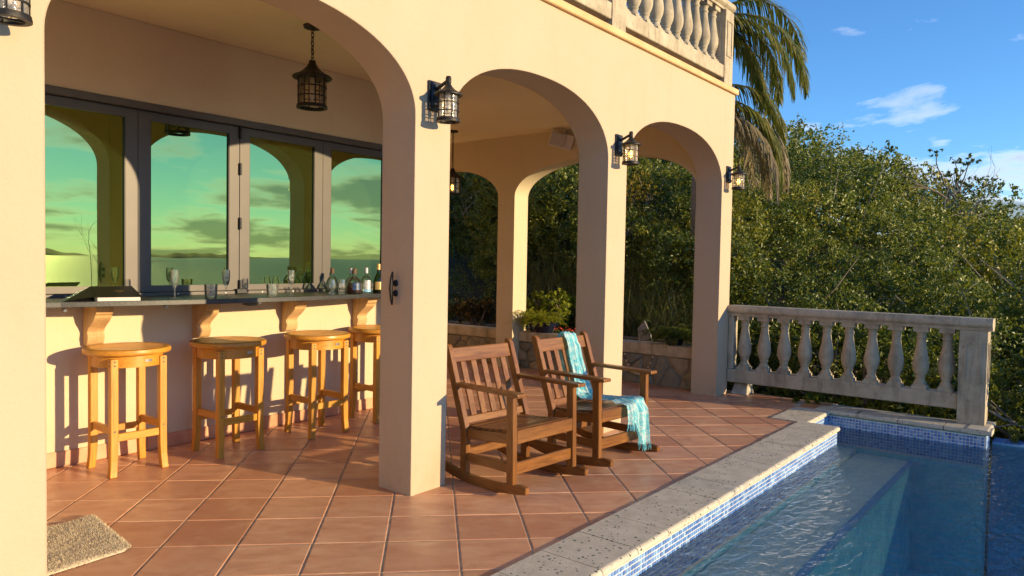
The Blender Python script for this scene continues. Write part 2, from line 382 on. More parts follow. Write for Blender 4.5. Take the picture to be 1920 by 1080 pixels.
def clear_glass(name, tint=(1, 1, 1), body=0.0, bodycol=(0.8, 0.8, 0.75), rough=0.02, seed=0.0):
    m = Mat(name); co = m.coord()
    nm = m.bump(m.noise(co, 90, 3), seed, 0.004) if seed else None
    tr = m.n('ShaderNodeBsdfTransparent', {'Color': (*tint, 1)})
    g = m.n('ShaderNodeBsdfGlossy', {'Color': (1, 1, 1, 1), 'Roughness': rough})
    fr = m.n('ShaderNodeFresnel', {'IOR': 1.5})
    if nm is not None: m.t.links.new(nm, g.inputs['Normal']); m.t.links.new(nm, fr.inputs['Normal'])
    s = m.mixs(m.math('MULTIPLY', fr.outputs[0], 1.3, True), tr, g)
    if body:
        d = m.n('ShaderNodeBsdfTranslucent', {'Color': (*bodycol, 1)}); d2 = m.n('ShaderNodeBsdfDiffuse', {'Color': (*bodycol, 1)})
        f = m.math('MULTIPLY', m.ramp(m.noise(co, 70, 3), [(0.35, (0.4,) * 3), (0.7, (1,) * 3)]), body) if seed else body
        s = m.mixs(f, s, m.mixs(0.5, d, d2))
    M[name] = m.done(s)
clear_glass('seeded_glass', (0.97, 0.95, 0.9), 0.42, (0.72, 0.68, 0.58), 0.08, 0.35)
clear_glass('smoky_seeded_glass', (0.86, 0.80, 0.68), 0.20, (0.42, 0.37, 0.28), 0.1, 0.3)
clear_glass('drink_glass', (0.985, 0.99, 0.98), 0.05, (0.85, 0.9, 0.82))
clear_glass('ice', (0.97, 0.98, 0.97), 0.5, (0.8, 0.82, 0.78), 0.05, 0.5)
clear_glass('bottle_clear', (0.86, 0.92, 0.84), 0.04, (0.5, 0.6, 0.5))
clear_glass('bottle_green', (0.25, 0.42, 0.2), 0.1, (0.10, 0.18, 0.06))
clear_glass('rum', (0.35, 0.06, 0.012), 0.35, (0.24, 0.045, 0.008))
clear_glass('whisky', (0.7, 0.34, 0.05), 0.35, (0.42, 0.19, 0.03))

m = Mat('warm_bulb'); e = m.n('ShaderNodeEmission', {'Color': (1.0, 0.55, 0.10, 1), 'Strength': 3.6}); M['bulb'] = m.done(e)

def mosaic(name, attr):
    m = Mat(name)
    r = m.n('ShaderNodeAttribute', attribute_name='rnd').outputs['Fac'] if attr else m.n('ShaderNodeObjectInfo').outputs['Random']
    c = m.ramp(r, [(0.0, (0.07, 0.17, 0.42)), (0.35, (0.14, 0.28, 0.56)), (0.75, (0.22, 0.40, 0.66)), (1.0, (0.38, 0.56, 0.74))])
    w = m.wcoord()
    c = m.mixc(m.math('MULTIPLY', m.noise(w, 120, 3), 0.3), c, (0.05, 0.12, 0.42))
    M[name] = m.done(m.bsdf(c, 0.5, None, 0.25))
mosaic('mosaic', False); mosaic('mosaic_mass', True)
plain('mosaic_grout', (0.66, 0.60, 0.55), 0.8, var=0.15, scale=30)
m = Mat('pool_plaster'); w = m.wcoord()
d = m.n('ShaderNodeTexNoise', {'Vector': w, 'Scale': 1.6, 'Detail': 2.0})
c = m.ramp(m.noise(w, 60, 5, 0.8), [(0.3, (0.46, 0.52, 0.42)), (0.55, (0.69, 0.75, 0.62)), (0.75, (0.86, 0.90, 0.78))])
M['pool_plaster'] = m.done(m.bsdf(c, 0.8))
m = Mat('aqua_painted_caustics'); w = m.wcoord()
c = m.ramp(m.noise(w, 50, 5, 0.8), [(0.3, (0.13, 0.52, 0.52)), (0.55, (0.30, 0.74, 0.70)), (0.75, (0.62, 0.90, 0.84))])  # blue-green tint of deep water put into the surface colour
c = m.mixc(m.math('MULTIPLY', m.math('SUBTRACT', m.noise(w, 3.2, 5, 0.65, 1.2), 0.40, True), 3.2, True), c, (0.08, 0.46, 0.56))  # painted mottling, its lighter patches stand in for caustic light
M['pool_aqua_caustics'] = m.done(m.bsdf(c, 0.8))
m = Mat('blue_line_tile'); w = m.wcoord(); c = m.ramp(m.noise(w, 40, 2), [(0.3, (0.12, 0.32, 0.52)), (0.7, (0.24, 0.46, 0.62))]); M['line_tile'] = m.done(m.bsdf(c, 0.3))

m = Mat('pool_water'); w = m.wcoord()
h = m.math('ADD', m.noise(m.n('ShaderNodeMapping', {'Vector': w, 'Scale': (1, 1.9, 1), 'Rotation': (0, 0, rad(20))}).outputs[0], 11.0, 3, 0.6, 0.8), m.math('MULTIPLY', m.noise(w, 2.2, 2), 1.2))
nm = m.bump(h, 0.62, 0.032)
tr = m.n('ShaderNodeBsdfTransparent', {'Color': (0.90, 0.985, 0.985, 1)}); g = m.n('ShaderNodeBsdfGlossy', {'Roughness': 0.04, 'Normal': nm})
fr = m.n('ShaderNodeFresnel', {'IOR': 1.33, 'Normal': nm})
m.done(m.mixs(m.math('MULTIPLY', fr.outputs[0], 0.95, True), tr, g))
M['water'] = m.m

m = Mat('sea'); w = m.wcoord()
h = m.math('ADD', m.noise(w, 0.25, 5, 0.65), m.math('MULTIPLY', m.noise(w, 0.03, 3), 3))
nm = m.bump(h, 1.0, 0.7); fr = m.n('ShaderNodeFresnel', {'IOR': 1.33, 'Normal': nm})
nm2 = m.bump(m.noise(w, 0.5, 6, 0.75), 1.0, 1.6)
rough_part = m.mixs(m.math('MULTIPLY', fr.outputs[0], 0.6, True), m.n('ShaderNodeBsdfDiffuse', {'Color': (0.010, 0.045, 0.05, 1)}), m.n('ShaderNodeBsdfGlossy', {'Color': (0.85, 0.95, 1, 1), 'Roughness': 0.6, 'Normal': nm}))
M['sea'] = m.done(m.mixs(0.025, rough_part, m.n('ShaderNodeBsdfGlossy', {'Color': (1, 1, 1, 1), 'Roughness': 0.22, 'Normal': nm2})))
m = Mat('far_hill'); M['far_hill'] = m.done(m.bsdf((0.045, 0.055, 0.05), 0.95))

m = Mat('hill_ground'); w = m.wcoord()
c = m.ramp(m.noise(w, 2.5, 6, 0.7), [(0.3, (0.035, 0.035, 0.014)), (0.6, (0.075, 0.062, 0.03)), (0.8, (0.14, 0.11, 0.06))])
M['ground'] = m.done(m.bsdf(c, 0.95, m.bump(m.noise(w, 14, 5, 0.7), 0.7, 0.05)))

def leafmat(name, stops, rough=0.42, trans=0.28, spec=0.5, shift=True):
    m = Mat(name); r = m.n('ShaderNodeAttribute', attribute_name='rnd').outputs['Fac']
    c = m.ramp(r, stops)
    if shift:
        c = m.mixc(m.math('MULTIPLY', m.math('SUBTRACT', m.noise(m.wcoord(), 0.7, 3), 0.45, True), 2.4, True), c, m.mixc(0.5, c, (0.15, 0.13, 0.02)))
    b = m.bsdf(c, rough, None, spec)
    t = m.n('ShaderNodeBsdfTranslucent', {'Color': m.mixc(0.5, c, (0.22, 0.24, 0.02))})
    M[name] = m.done(m.mixs(min(0.5, trans + 0.08), b, t))
leafmat('leaf_thicket', [(0, (0.05, 0.09, 0.014)), (0.3, (0.125, 0.17, 0.024)), (0.6, (0.25, 0.27, 0.03)), (0.85, (0.42, 0.36, 0.045)), (1, (0.46, 0.34, 0.11))])
leafmat('leaf_dark', [(0, (0.04, 0.07, 0.012)), (0.6, (0.09, 0.13, 0.02)), (1, (0.19, 0.21, 0.035))], 0.35)
leafmat('leaf_gold', [(0, (0.10, 0.10, 0.015)), (0.45, (0.26, 0.20, 0.02)), (1, (0.50, 0.33, 0.02))], 0.5, 0.4)
leafmat('leaf_fern', [(0, (0.18, 0.23, 0.014)), (0.5, (0.34, 0.38, 0.02)), (1, (0.54, 0.50, 0.035))], 0.5, 0.42)
leafmat('leaf_fern_dark', [(0, (0.06, 0.11, 0.014)), (0.5, (0.12, 0.18, 0.02)), (1, (0.24, 0.27, 0.035))], 0.5, 0.4)  # darker green leaves than the lime fern
leafmat('grass_blade', [(0, (0.09, 0.12, 0.04)), (0.5, (0.19, 0.21, 0.07)), (0.8, (0.32, 0.29, 0.14)), (1, (0.46, 0.38, 0.21))], 0.5, 0.35)
leafmat('palm_green', [(0, (0.08, 0.12, 0.018)), (0.6, (0.19, 0.22, 0.035)), (1, (0.42, 0.34, 0.10))], 0.4, 0.36)
leafmat('palm_dry', [(0, (0.20, 0.14, 0.075)), (0.6, (0.33, 0.25, 0.15)), (1, (0.46, 0.38, 0.26))], 0.7, 0.2)
leafmat('croton', [(0, (0.035, 0.03, 0.015)), (0.55, (0.06, 0.06, 0.02)), (0.8, (0.28, 0.14, 0.03)), (1, (0.42, 0.22, 0.05))], 0.4, 0.25)

m = Mat('batik_cloth')
uv = m.n('ShaderNodeTexCoord').outputs['UV']
pat = m.noise(m.n('ShaderNodeMapping', {'Vector': uv, 'Scale': (2.2, 9.0, 1)}).outputs[0], 2.6, 5, 0.65, 1.8)
c = m.ramp(pat, [(0.40, (0.14, 0.58, 0.70)), (0.50, (0.28, 0.68, 0.74)), (0.56, (0.66, 0.79, 0.76)), (0.78, (0.78, 0.83, 0.79))])
co = m.coord()
wv = m.noise(co, 420, 2)
b = m.bsdf(c, 0.85, m.bump(wv, 0.25, 0.002), 0.15)
t = m.n('ShaderNodeBsdfTranslucent', {'Color': c}); M['batik'] = m.done(m.mixs(0.3, b, t))
plain('fringe', (0.14, 0.48, 0.56), 0.9, var=0.3)
m = Mat('sand_rug'); w = m.wcoord()
c = m.ramp(m.noise(w, 55, 5, 0.7), [(0.3, (0.56, 0.46, 0.30)), (0.7, (0.68, 0.57, 0.39))])
M['rug'] = m.done(m.bsdf(c, 0.95, m.bump(m.noise(w, 160, 4, 0.7), 0.45, 0.006), 0.1))
m = Mat('rug_pile'); w = m.wcoord(); M['rug_pile'] = m.done(m.bsdf(m.ramp(m.noise(w, 30, 5, 0.7), [(0.3, (0.50, 0.41, 0.27)), (0.7, (0.66, 0.55, 0.37))]), 0.95, None, 0.1))
print('materials', len(M))

def project(p):
    v = Vector(p) - CAM; z = v.dot(FWD)
    if z < 0.05: return None
    return (960 + 1361.57 * v.dot(RGT) / z, 540 - 1361.57 * v.dot(UPV) / z, z)
def in_frame(p, pad=60):
    q = project(p); return q is not None and -pad < q[0] < 1920 + pad and -pad < q[1] < 1080 + pad

# ================================================================== SETTING
# ---- terrain, sea, far hills
def smooth(t): t = max(0.0, min(1.0, t)); return t * t * (3 - 2 * t)
def lerp(a, b, t): return a + (b - a) * t
def table(x, pts):
    if x <= pts[0][0]: return pts[0][1]
    for (a, b), (c_, d_) in zip(pts, pts[1:]):
        if x <= c_: return lerp(b, d_, (x - a) / (c_ - a))
    return pts[-1][1]
SKYL = [(-40, -14), (-20, -6), (-6, 1.5), (0, 2.6), (4, 4.0), (8, 5.8), (12, 7.9), (16, 9.3), (18, 9.6), (30, 10.5), (90, 11)]
def canopy(x, y):
    dx_, dy_ = x - CAM.x, y - CAM.y; d = math.hypot(dx_, dy_); th_ = math.degrees(math.atan2(dy_, dx_))
    al = math.tan(rad(table(th_, SKYL)))
    ds = 19.0
    near = table(th_, [(-10, -0.4), (4, 0.25), (14, 0.4), (22, 0.9), (35, 1.5), (60, 1.8)])
    far = 1.3 + ds * al
    if d <= ds: return lerp(near, far, max(0, (d - 8.3) / (ds - 8.3)) ** 0.8)
    return far + (d - ds) * al * 0.25
def ground_z(x, y):
    if x < 4.75: 
        base = -0.35 if y > -1.2 else -1.6
        if y < -9: base = max(-16, -1.6 + (y + 9) * 1.2)
        if x < -9: base = base + max(-14, (x + 9) * 0.5) if y < -9 else base
        return base
    g = canopy(x, y) - 1.9
    t_ = smooth((x - 4.75) / 1.6)
    lo = 0.2 if y > 0.3 else lerp(-0.75, 0.2, smooth((y + 0.6) / 0.9))
    z_ = lerp(lo, max(g, -16), t_)
    if y < -4: z_ = lerp(z_, -16, smooth((-4 - y) / 10))
    return max(z_, -16)
xs = np.concatenate([np.arange(-60, -10, 5), np.arange(-10, 4.6, 1.0), np.arange(4.6, 30, 0.45), np.arange(30, 121, 6)])
ys = np.concatenate([np.arange(-40, -10, 4), np.arange(-10, 14, 0.5), np.arange(14, 111, 6)])
V = [(x, y, ground_z(x, y) + (0.10 * mnoise.noise(Vector((x * .8, y * .8, 0))) if x > 5 else 0)) for x in xs for y in ys]
ny_ = len(ys); F = [(i * ny_ + j, (i + 1) * ny_ + j, (i + 1) * ny_ + j + 1, i * ny_ + j + 1) for i in range(len(xs) - 1) for j in range(ny_ - 1)]
tag(place('terrain', np_mesh('terrain', M['ground'], V, F, smooth=True)), kind='structure')
R_ = 26000
tag(MB().add([(-R_, -R_, -15), (R_, -R_, -15), (R_, R_, -15), (-R_, R_, -15)], [(0, 1, 2, 3)]).build('sea', M['sea']), kind='structure')
def far_hill(az0, az1, dist, hmax, seed):
    V = []; F = []; n = 60
    for i in range(n + 1):
        t_ = i / n; a = rad(az0 + (az1 - az0) * t_); env = math.sin(math.pi * t_) ** 0.6
        hh = hmax * env * (0.55 + 0.45 * mnoise.noise(Vector((t_ * 5, seed, 0))) + 0.25 * mnoise.noise(Vector((t_ * 14, seed, 3))))
        for k, (dd, f_) in enumerate(((0, 0), (400, 1), (1200, 0))):
            V.append((math.cos(a) * (dist + dd), math.sin(a) * (dist + dd), -15 + max(hh, 2) * f_))
    for i in range(n):
        for k in range(2): F.append((i * 3 + k, (i + 1) * 3 + k, (i + 1) * 3 + k + 1, i * 3 + k + 1))
    return place('far_hills', np_mesh('far_hills', M['far_hill'], V, F, smooth=True))
tag(far_hill(-82, -69, 7000, 120, 1.3), kind='structure'); tag(far_hill(-68, -57, 9000, 95, 4.1), kind='structure')

# ---- terrace floor: mortar bed and single tiles laid on the diagonal
floor = tag(MB().box(-9, 4.62, -1.02, 5.5, -0.34, -0.0030).build('terrace_floor', M['grout']), kind='structure')
T = 0.333; S2 = 2 ** -0.5; TO = (-0.758, -0.631)
def tile_poly(i, j):
    p = lambda a, b: (TO[0] + (a * S2 + b * S2) * T, TO[1] + (-a * S2 + b * S2) * T)
    return [p(i, j), p(i + 1, j), p(i + 1, j + 1), p(i, j + 1)]      # ccw
def slab_mesh(name, poly, mat, gap, chamf, depth, thick):
    a = inset(poly, gap)
    if len(a) < 3 or area(a) < 0.0008: return None
    b = inset(poly, gap + chamf)
    if len(b) != len(a): b = None
    mb = MB(); n = len(a)
    if b:
        mid = inset(poly, gap + chamf * 0.35)
        if len(mid) != n: mid = None
        rings = [[(x, y, -thick) for x, y in a], [(x, y, -depth) for x, y in a]] + ([[(x, y, -depth * 0.3) for x, y in mid]] if mid else []) + [[(x, y, 0) for x, y in b]]
    else: rings = [[(x, y, -thick) for x, y in a], [(x, y, 0) for x, y in a]]
    for r_ in rings: mb.v.extend(r_)
    for q in range(len(rings) - 1):
        for i in range(n): mb.f.append((q * n + i, q * n + (i + 1) % n, (q + 1) * n + (i + 1) % n, (q + 1) * n + i))
    mb.f.append(tuple((len(rings) - 1) * n + i for i in range(n)))
    return mb.mesh(name, mat, recalc=False)
full_me = None; rest = MB(); ntile = 0
for i in range(-22, 22):
    for j in range(-16, 34):
        pl = tile_poly(i, j); cx_ = sum(p[0] for p in pl) / 4; cy_ = sum(p[1] for p in pl) / 4
        if not (-4.2 < cx_ < 4.85 and -1.25 < cy_ < 5.4) or (cx_ < 1.4 and cy_ > 2.3): continue
        q = clip(pl, 0, 1, -1.0); q = clip(q, -1, 0, -4.6) if len(q) > 2 else q
        if cx_ < 1.6 and len(q) > 2: q = clip(q, 0, -1, -2.02)
        if len(q) < 3 or area(q) < 0.002: continue
        loc = [(x - cx_, y - cy_) for x, y in q]
        vis = in_frame((cx_, cy_, 0), 90)
        if vis:
            if len(q) == 4 and area(q) > T * T * 0.999:
                if full_me is None: full_me = slab_mesh('tile', loc, M['terracotta'], 0.0045, 0.005, 0.0036, 0.02)
                me = full_me
            else: me = slab_mesh('tile', loc, M['terracotta'], 0.0045, 0.005, 0.0036, 0.02)
            if me is None: continue
            place('tile', me, floor, (cx_, cy_, random.uniform(-0.0006, 0.0006)), (random.uniform(-.0012, .0012), random.uniform(-.0012, .0012), 0)); ntile += 1
        else:
            a = inset(q, 0.0035)
            if len(a) > 2: rest.add([(x, y, 0) for x, y in a], [tuple(range(len(a)))])
o = rest.build('outer_tiles', M['terracotta'], floor); tag(o, kind='stuff')
print('tiles', ntile)

# ---- swimming pool: shell, mosaic, coping
WZ = -0.13
pool = tag(empty('swimming_pool', (0, 0, 0)), kind='structure')
PF = -1.31; NX = 3.50; NY = -1.06; FX = 4.17; FY = -2.27; RX = 4.42; BY = -8.0; LX = -9.0
ring = [(LX, PF), (NX, PF), (NX, NY), (FX, NY), (FX, FY), (RX, FY), (RX, BY), (LX, BY)]
sh = MB()
for k in range(len(ring)):
    (xa, ya), (xb, yb) = ring[k], ring[(k + 1) % len(ring)]
    top = -0.03 if k < 5 else (WZ + 0.02 if k in (5,) else -0.05)
    if k == 5: continue
    lo_ = (-0.32 if k == 1 else -1.3); sh.add([(xa, ya, -1.3), (xb, yb, -1.3), (xb, yb, top - 0.001), (xa, ya, top - 0.001)], [(0, 1, 2, 3)])
sh.add([(xa_, ya_, -1.25) for xa_, ya_ in ((LX, PF), (RX, PF), (RX, BY), (LX, BY))], [(0, 1, 2, 3)])
sh.build('pool_shell', M['pool_aqua_caustics'], pool)
MB().box(LX, FX, -1.755, PF - 0.001, -1.24, -0.361).build('bench_riser', M['pool_aqua_caustics'], pool)
MB().box(LX, FX, -1.76, PF - 0.001, -0.36, -0.33).build('bench', M['pool_plaster'], pool, bevel=0.012)
MB().box(NX + 0.002, FX - 0.002, PF, NY - 0.001, -1.24, -0.30).build('step', M['pool_plaster'], pool, bevel=0.01)
MB().box(LX, FX - 0.004, -1.765, -1.722, -0.345, -0.327).build('blue_tile_line', M['line_tile'], pool)
# infinity rim beyond the post
MB().box(RX, RX + 0.22, BY, FY - 0.02, -1.3, WZ + 0.012).build('overflow_rim', M['line_tile'], pool)
MB().box(LX, RX + 0.22, BY - 0.3, BY, -1.3, WZ + 0.012).build('overflow_rim', M['line_tile'], pool)
# mosaic tiles
PT = 0.0255; TS = 0.0205
def tile_quad(o_, du, n_):
    o_ = Vector(o_); du = Vector(du); n_ = Vector(n_); dz = Vector((0, 0, 1)); h = TS / 2; b = 0.0018; t_ = 0.003
    base = [o_ + du * sx * h + dz * sz * h for sx, sz in ((-1, -1), (1, -1), (1, 1), (-1, 1))]
    top = [o_ + du * sx * (h - b) + dz * sz * (h - b) + n_ * t_ for sx, sz in ((-1, -1), (1, -1), (1, 1), (-1, 1))]
    return base + top
TF = [(4, 5, 6, 7), (0, 1, 5, 4), (1, 2, 6, 5), (2, 3, 7, 6), (3, 0, 4, 7)]
tme = {}
def tile_me(du, n_):
    key = (du, n_)
    if key not in tme:
        mb = MB().add(tile_quad((0, 0, 0), du, n_), TF); tme[key] = mb.mesh('mosaic_tile', M['mosaic'])
    return tme[key]
cells = []
rows = [-0.052 - PT * k for k in range(9)]
for k in range(int(3.9 / PT)):
    x = NX - PT * (k + .5)
    for r_, z in enumerate(rows): cells.append(((x, PF - 0.0012, z), (1, 0, 0), (0, -1, 0)))
for k in range(int((NY - FY) / PT)):
    y = NY - PT * (k + .5)
    for z in rows: cells.append(((FX - 0.0012, y, z), (0, -1, 0), (-1, 0, 0)))
for k in range(int((NY - PF) / PT)):
    y = NY - PT * (k + .5)
    for z in rows: cells.append(((NX + 0.0012, y, z), (0, 1, 0), (1, 0, 0)))
for k in range(int((FX - NX) / PT)):
    x = FX - PT * (k + .5)
    for z in rows: cells.append(((x, NY - 0.0012, z), (1, 0, 0), (0, -1, 0)))
for k in range(int((RX - FX) / PT)):
    x = FX + PT * (k + .5)
    for z in rows: cells.append(((x, FY - 0.0012, z), (1, 0, 0), (0, -1, 0)))
def key_(c_):
    q = project(c_[0]); return -1e9 if q is None or not (0 < q[0] < 1920 and 0 < q[1] < 1080) or c_[0][2] < WZ else -q[2]
cells.sort(key=key_, reverse=True)
bw = MB()      # the grout bed the mosaic is set in
bw.add([(LX, PF - 0.001, -0.29), (NX, PF - 0.001, -0.29), (NX, PF - 0.001, -0.035), (LX, PF - 0.001, -0.035)], [(0, 1, 2, 3)])
bw.add([(FX - 0.001, NY, -0.29), (FX - 0.001, FY, -0.29), (FX - 0.001, FY, -0.035), (FX - 0.001, NY, -0.035)], [(0, 1, 2, 3)])
bw.add([(NX + 0.001, PF, -0.29), (NX + 0.001, NY, -0.29), (NX + 0.001, NY, -0.035), (NX + 0.001, PF, -0.035)], [(0, 1, 2, 3)])
bw.add([(NX, NY - 0.001, -0.29), (FX, NY - 0.001, -0.29), (FX, NY - 0.001, -0.035), (NX, NY - 0.001, -0.035)], [(0, 1, 2, 3)])
bw.add([(FX - 0.001, FY - 0.001, -0.29), (RX, FY - 0.001, -0.29), (RX, FY - 0.001, -0.035), (FX - 0.001, FY - 0.001, -0.035)], [(0, 1, 2, 3)])
bw.build('mosaic_bed', M['mosaic_grout'], pool)
for p_, du, n_ in cells[:300]: place('mosaic_tile', tile_me(du, n_), pool, p_)
VV = []; FF = []; rr_ = []
for p_, du, n_ in cells[300:]:
    k = len(VV); VV += [tuple(v) for v in tile_quad(p_, du, n_)]; FF += [tuple(a + k for a in f) for f in TF]; rr_ += [random.random()] * 8
# rim-top tiles of the overflow edge, larger
for k in range(70):
    for q_ in range(2):
        y = FY - 0.05 - k * 0.075; x = RX + 0.055 + q_ * 0.105; z = WZ + 0.0125
        kk = len(VV); VV += [(x - .048, y - .033, z), (x + .048, y - .033, z), (x + .048, y + .033, z), (x - .048, y + .033, z)]
        VV += [(x - .045, y - .03, z + .003), (x + .045, y - .03, z + .003), (x + .045, y + .03, z + .003), (x - .045, y + .03, z + .003)]
        FF += [tuple(a + kk for a in f) for f in TF]; rr_ += [random.random() * .35] * 8
mm = np_mesh('mosaic_tiles', M['mosaic_mass'], VV, FF, rr_); tag(place('mosaic_tiles', mm, pool), kind='stuff')
# coping slabs: flat stone with a rounded nose over the water
def coping_slab(L, W, nose_len=True):
    # local: x along the edge (0..L), y from nose (0) inwards (W)
    g = 0.0025; prof = []
    prof = [(W - g, -0.04), (W - g, -0.002), (W - g - 0.003, 0.0)]
    for k in range(13):
        a = math.pi * k / 12; prof.append((0.020 - 0.020 * math.sin(a), -0.020 + 0.020 * math.cos(a)))
    return MB().prism([(p[0], p[1]) for p in prof], 'x', g, L - g).mesh('coping_slab', M['coping'])
CW = 0.33; CZ = 0.008
s30 = coping_slab(0.305, CW)
x = NX + 0.02
while x > -4.5:
    x -= 0.305; place('coping_slab', s30, pool, (x, PF - 0.02, CZ + random.uniform(-.001, .001)))
s30b = coping_slab(0.305, 0.31)
x = FX - 0.02; 
for k in range(2):
    x -= 0.33; place('coping_slab', coping_slab(0.33, 0.31), pool, (x, NY - 0.02, CZ))
for k in range(4):      # along the far wall, nose towards -X
    place('coping_slab', coping_slab(0.30 if k else 0.36, 0.20), pool, (FX - 0.02, NY + 0.11 - k * 0.34 + (-0.0), CZ + 0.006), (0, 0, -math.pi / 2), (1.13 if k else 1, 1, 1))
place('coping_slab', coping_slab(0.46, 0.16), pool, (FX - 0.022, FY - 0.022, CZ + 0.011))
MB().box(4.24, FX + 0.40, NY + 0.285, -0.70, -0.33, 0.001).build('edge_course', M['dry_stone'], pool, bevel=0.006)
MB().box(FX + 0.012, FX + 0.42, FY + 0.02, NY + 0.29, -1.6, -0.034).build('pool_end_wall', M['dry_stone'], pool, bevel=0.01)
MB().box(FX + 0.16, FX + 0.41, FY + 0.01, NY + 0.283, -0.033, -0.002).build('edge_course', M['dry_stone'], pool, bevel=0.006)
# water body
wt = MB().add([(x_, y_, WZ) for x_, y_ in reversed(ring)], [tuple(range(len(ring)))])
wt = tag(place('pool_water', wt.mesh('pool_water', M['water'], recalc=False)), kind='structure')

# ---- villa: arcades, ceiling, bar wall
villa = tag(empty('villa', (0, 0, 0)), 'cream plastered villa with an arched porch beside the pool', 'building')
def arcade(s0, s1, t0, t1, H, openings, axis, spring=2.09, crown=2.54, n=80):
    """wall along axis s between s0..s1, thickness t0..t1; openings (a,b[,sill])"""
    mb = MB(); P3 = (lambda s, t, z: (s, t, z)) if axis == 'x' else (lambda s, t, z: (t, s, z))
    cur = s0
    def solid(a, b):
        for t_ in (t0, t1): mb.add([P3(a, t_, -0.05), P3(b, t_, -0.05), P3(b, t_, H), P3(a, t_, H)], [(0, 1, 2, 3)])
    for op in openings:
        a, b = op[0], op[1]; solid(cur, a); cur = b
        c_ = (a + b) / 2; hw = (b - a) / 2; bb = crown - spring
        pts = []
        for k in range(n + 1):
            ang = math.pi * k / n; x_ = -math.cos(ang); zz_ = max(0.0, 1 - abs(x_) ** 2.25) ** (1 / 2.1)
            pts.append((c_ + x_ * hw, spring + bb * zz_))
        for k in range(n):
            (xa, za), (xb, zb) = pts[k], pts[k + 1]
            for t_ in (t0, t1): mb.add([P3(xa, t_, za), P3(xb, t_, zb), P3(xb, t_, H), P3(xa, t_, H)], [(0, 1, 2, 3)])
            mb.add([P3(xa, t0, za), P3(xb, t0, zb), P3(xb, t1, zb), P3(xa, t1, za)], [(0, 1, 2, 3)])
        for x_ in (a, b): mb.add([P3(x_, t0, -0.05), P3(x_, t1, -0.05), P3(x_, t1, spring), P3(x_, t0, spring)], [(0, 1, 2, 3)])
    solid(cur, s1)
    for e_ in (s0, s1): mb.add([P3(e_, t0, -0.05), P3(e_, t1, -0.05), P3(e_, t1, H), P3(e_, t0, H)], [(0, 1, 2, 3)])
    mb.add([P3(s0, t0, H), P3(s1, t0, H), P3(s1, t1, H), P3(s0, t1, H)], [(0, 1, 2, 3)])
    return mb
def welded(mb, name, mat, parent):
    me = bpy.data.meshes.new(name); me.from_pydata(mb.v, [], mb.f); bm = bmesh.new(); bm.from_mesh(me)
    bmesh.ops.remove_doubles(bm, verts=bm.verts, dist=1e-5); bmesh.ops.recalc_face_normals(bm, faces=bm.faces); bm.to_mesh(me); bm.free()
    me.materials.append(mat); return place(name, me, parent)
welded(arcade(-6.3, 4.41, 0.0, 0.265, 3.03, [(-6.0, -4.2), (-3.9, -2.06), (-1.785, 0.0), (0.275, 2.0), (2.28, 4.145)], 'x'), 'front_arcade', M['plaster'], villa)
welded(arcade(0.2651, 5.5, 4.145, 4.41, 3.03, [(0.27, 2.62), (2.88, 5.2)], 'y', 2.09, 2.50), 'end_arcade', M['plaster_end'], villa)
MB().box(-6.3, 4.144, 0.2655, 5.5, 2.83, 3.02).build('ceiling', M['plaster_ceiling'], villa)
MB().box(-6.32, 4.44, -0.03, 5.5, 3.03, 3.085).build('cornice_band', M['band'], villa, bevel=0.006)
WX0, WX1, WY, WT, WB = -1.31, 1.64, 2.0, 2.31, 1.0
MB().box(-6.3, WX1 + 0.12, WY, WY + 0.16, -0.02, WB).build('bar_wall', M['plaster_inside'], villa)
MB().box(-6.3, WX1 + 0.12, WY, WY + 0.16, WT, 2.8295).build('bar_wall', M['plaster_inside'], villa)
MB().box(WX1, WX1 + 0.12, WY, WY + 0.16, WB, WT).build('bar_wall', M['plaster_inside'], villa)
MB().box(-6.3, WX0, WY, WY + 0.16, WB, WT).build('bar_wall', M['plaster_inside'], villa)
MB().box(WX1 - 0.05, WX1 + 0.12, WY + 0.1605, 5.5, -0.02, 2.8295).build('side_wall', M['plaster_inside'], villa)
MB().box(WX1 + 0.1205, 4.1445, 5.4, 5.55, -0.02, 2.8295).build('back_wall', M['plaster_inside'], villa)
MB().box(-6.3, -6.15, 0.266, 2.0, -0.02, 2.8295).build('side_wall', M['plaster_inside'], villa)
MB().box(-6.3, WX1 + 0.1, 2.5, 2.6, 0, 2.8295).build('inner_wall', M['frame_dark'], villa)
# skirting tiles, one by one
x = -1.52
sk = MB().box(0.002, 0.331, -0.011, 0, 0.002, 0.095).mesh('skirting_tile', M['terracotta'], bevel=0.003)
while x < 1.7:
    place('skirting_tile', sk, villa, (x, WY - 0.0005, random.uniform(0, .001))); x += 0.333

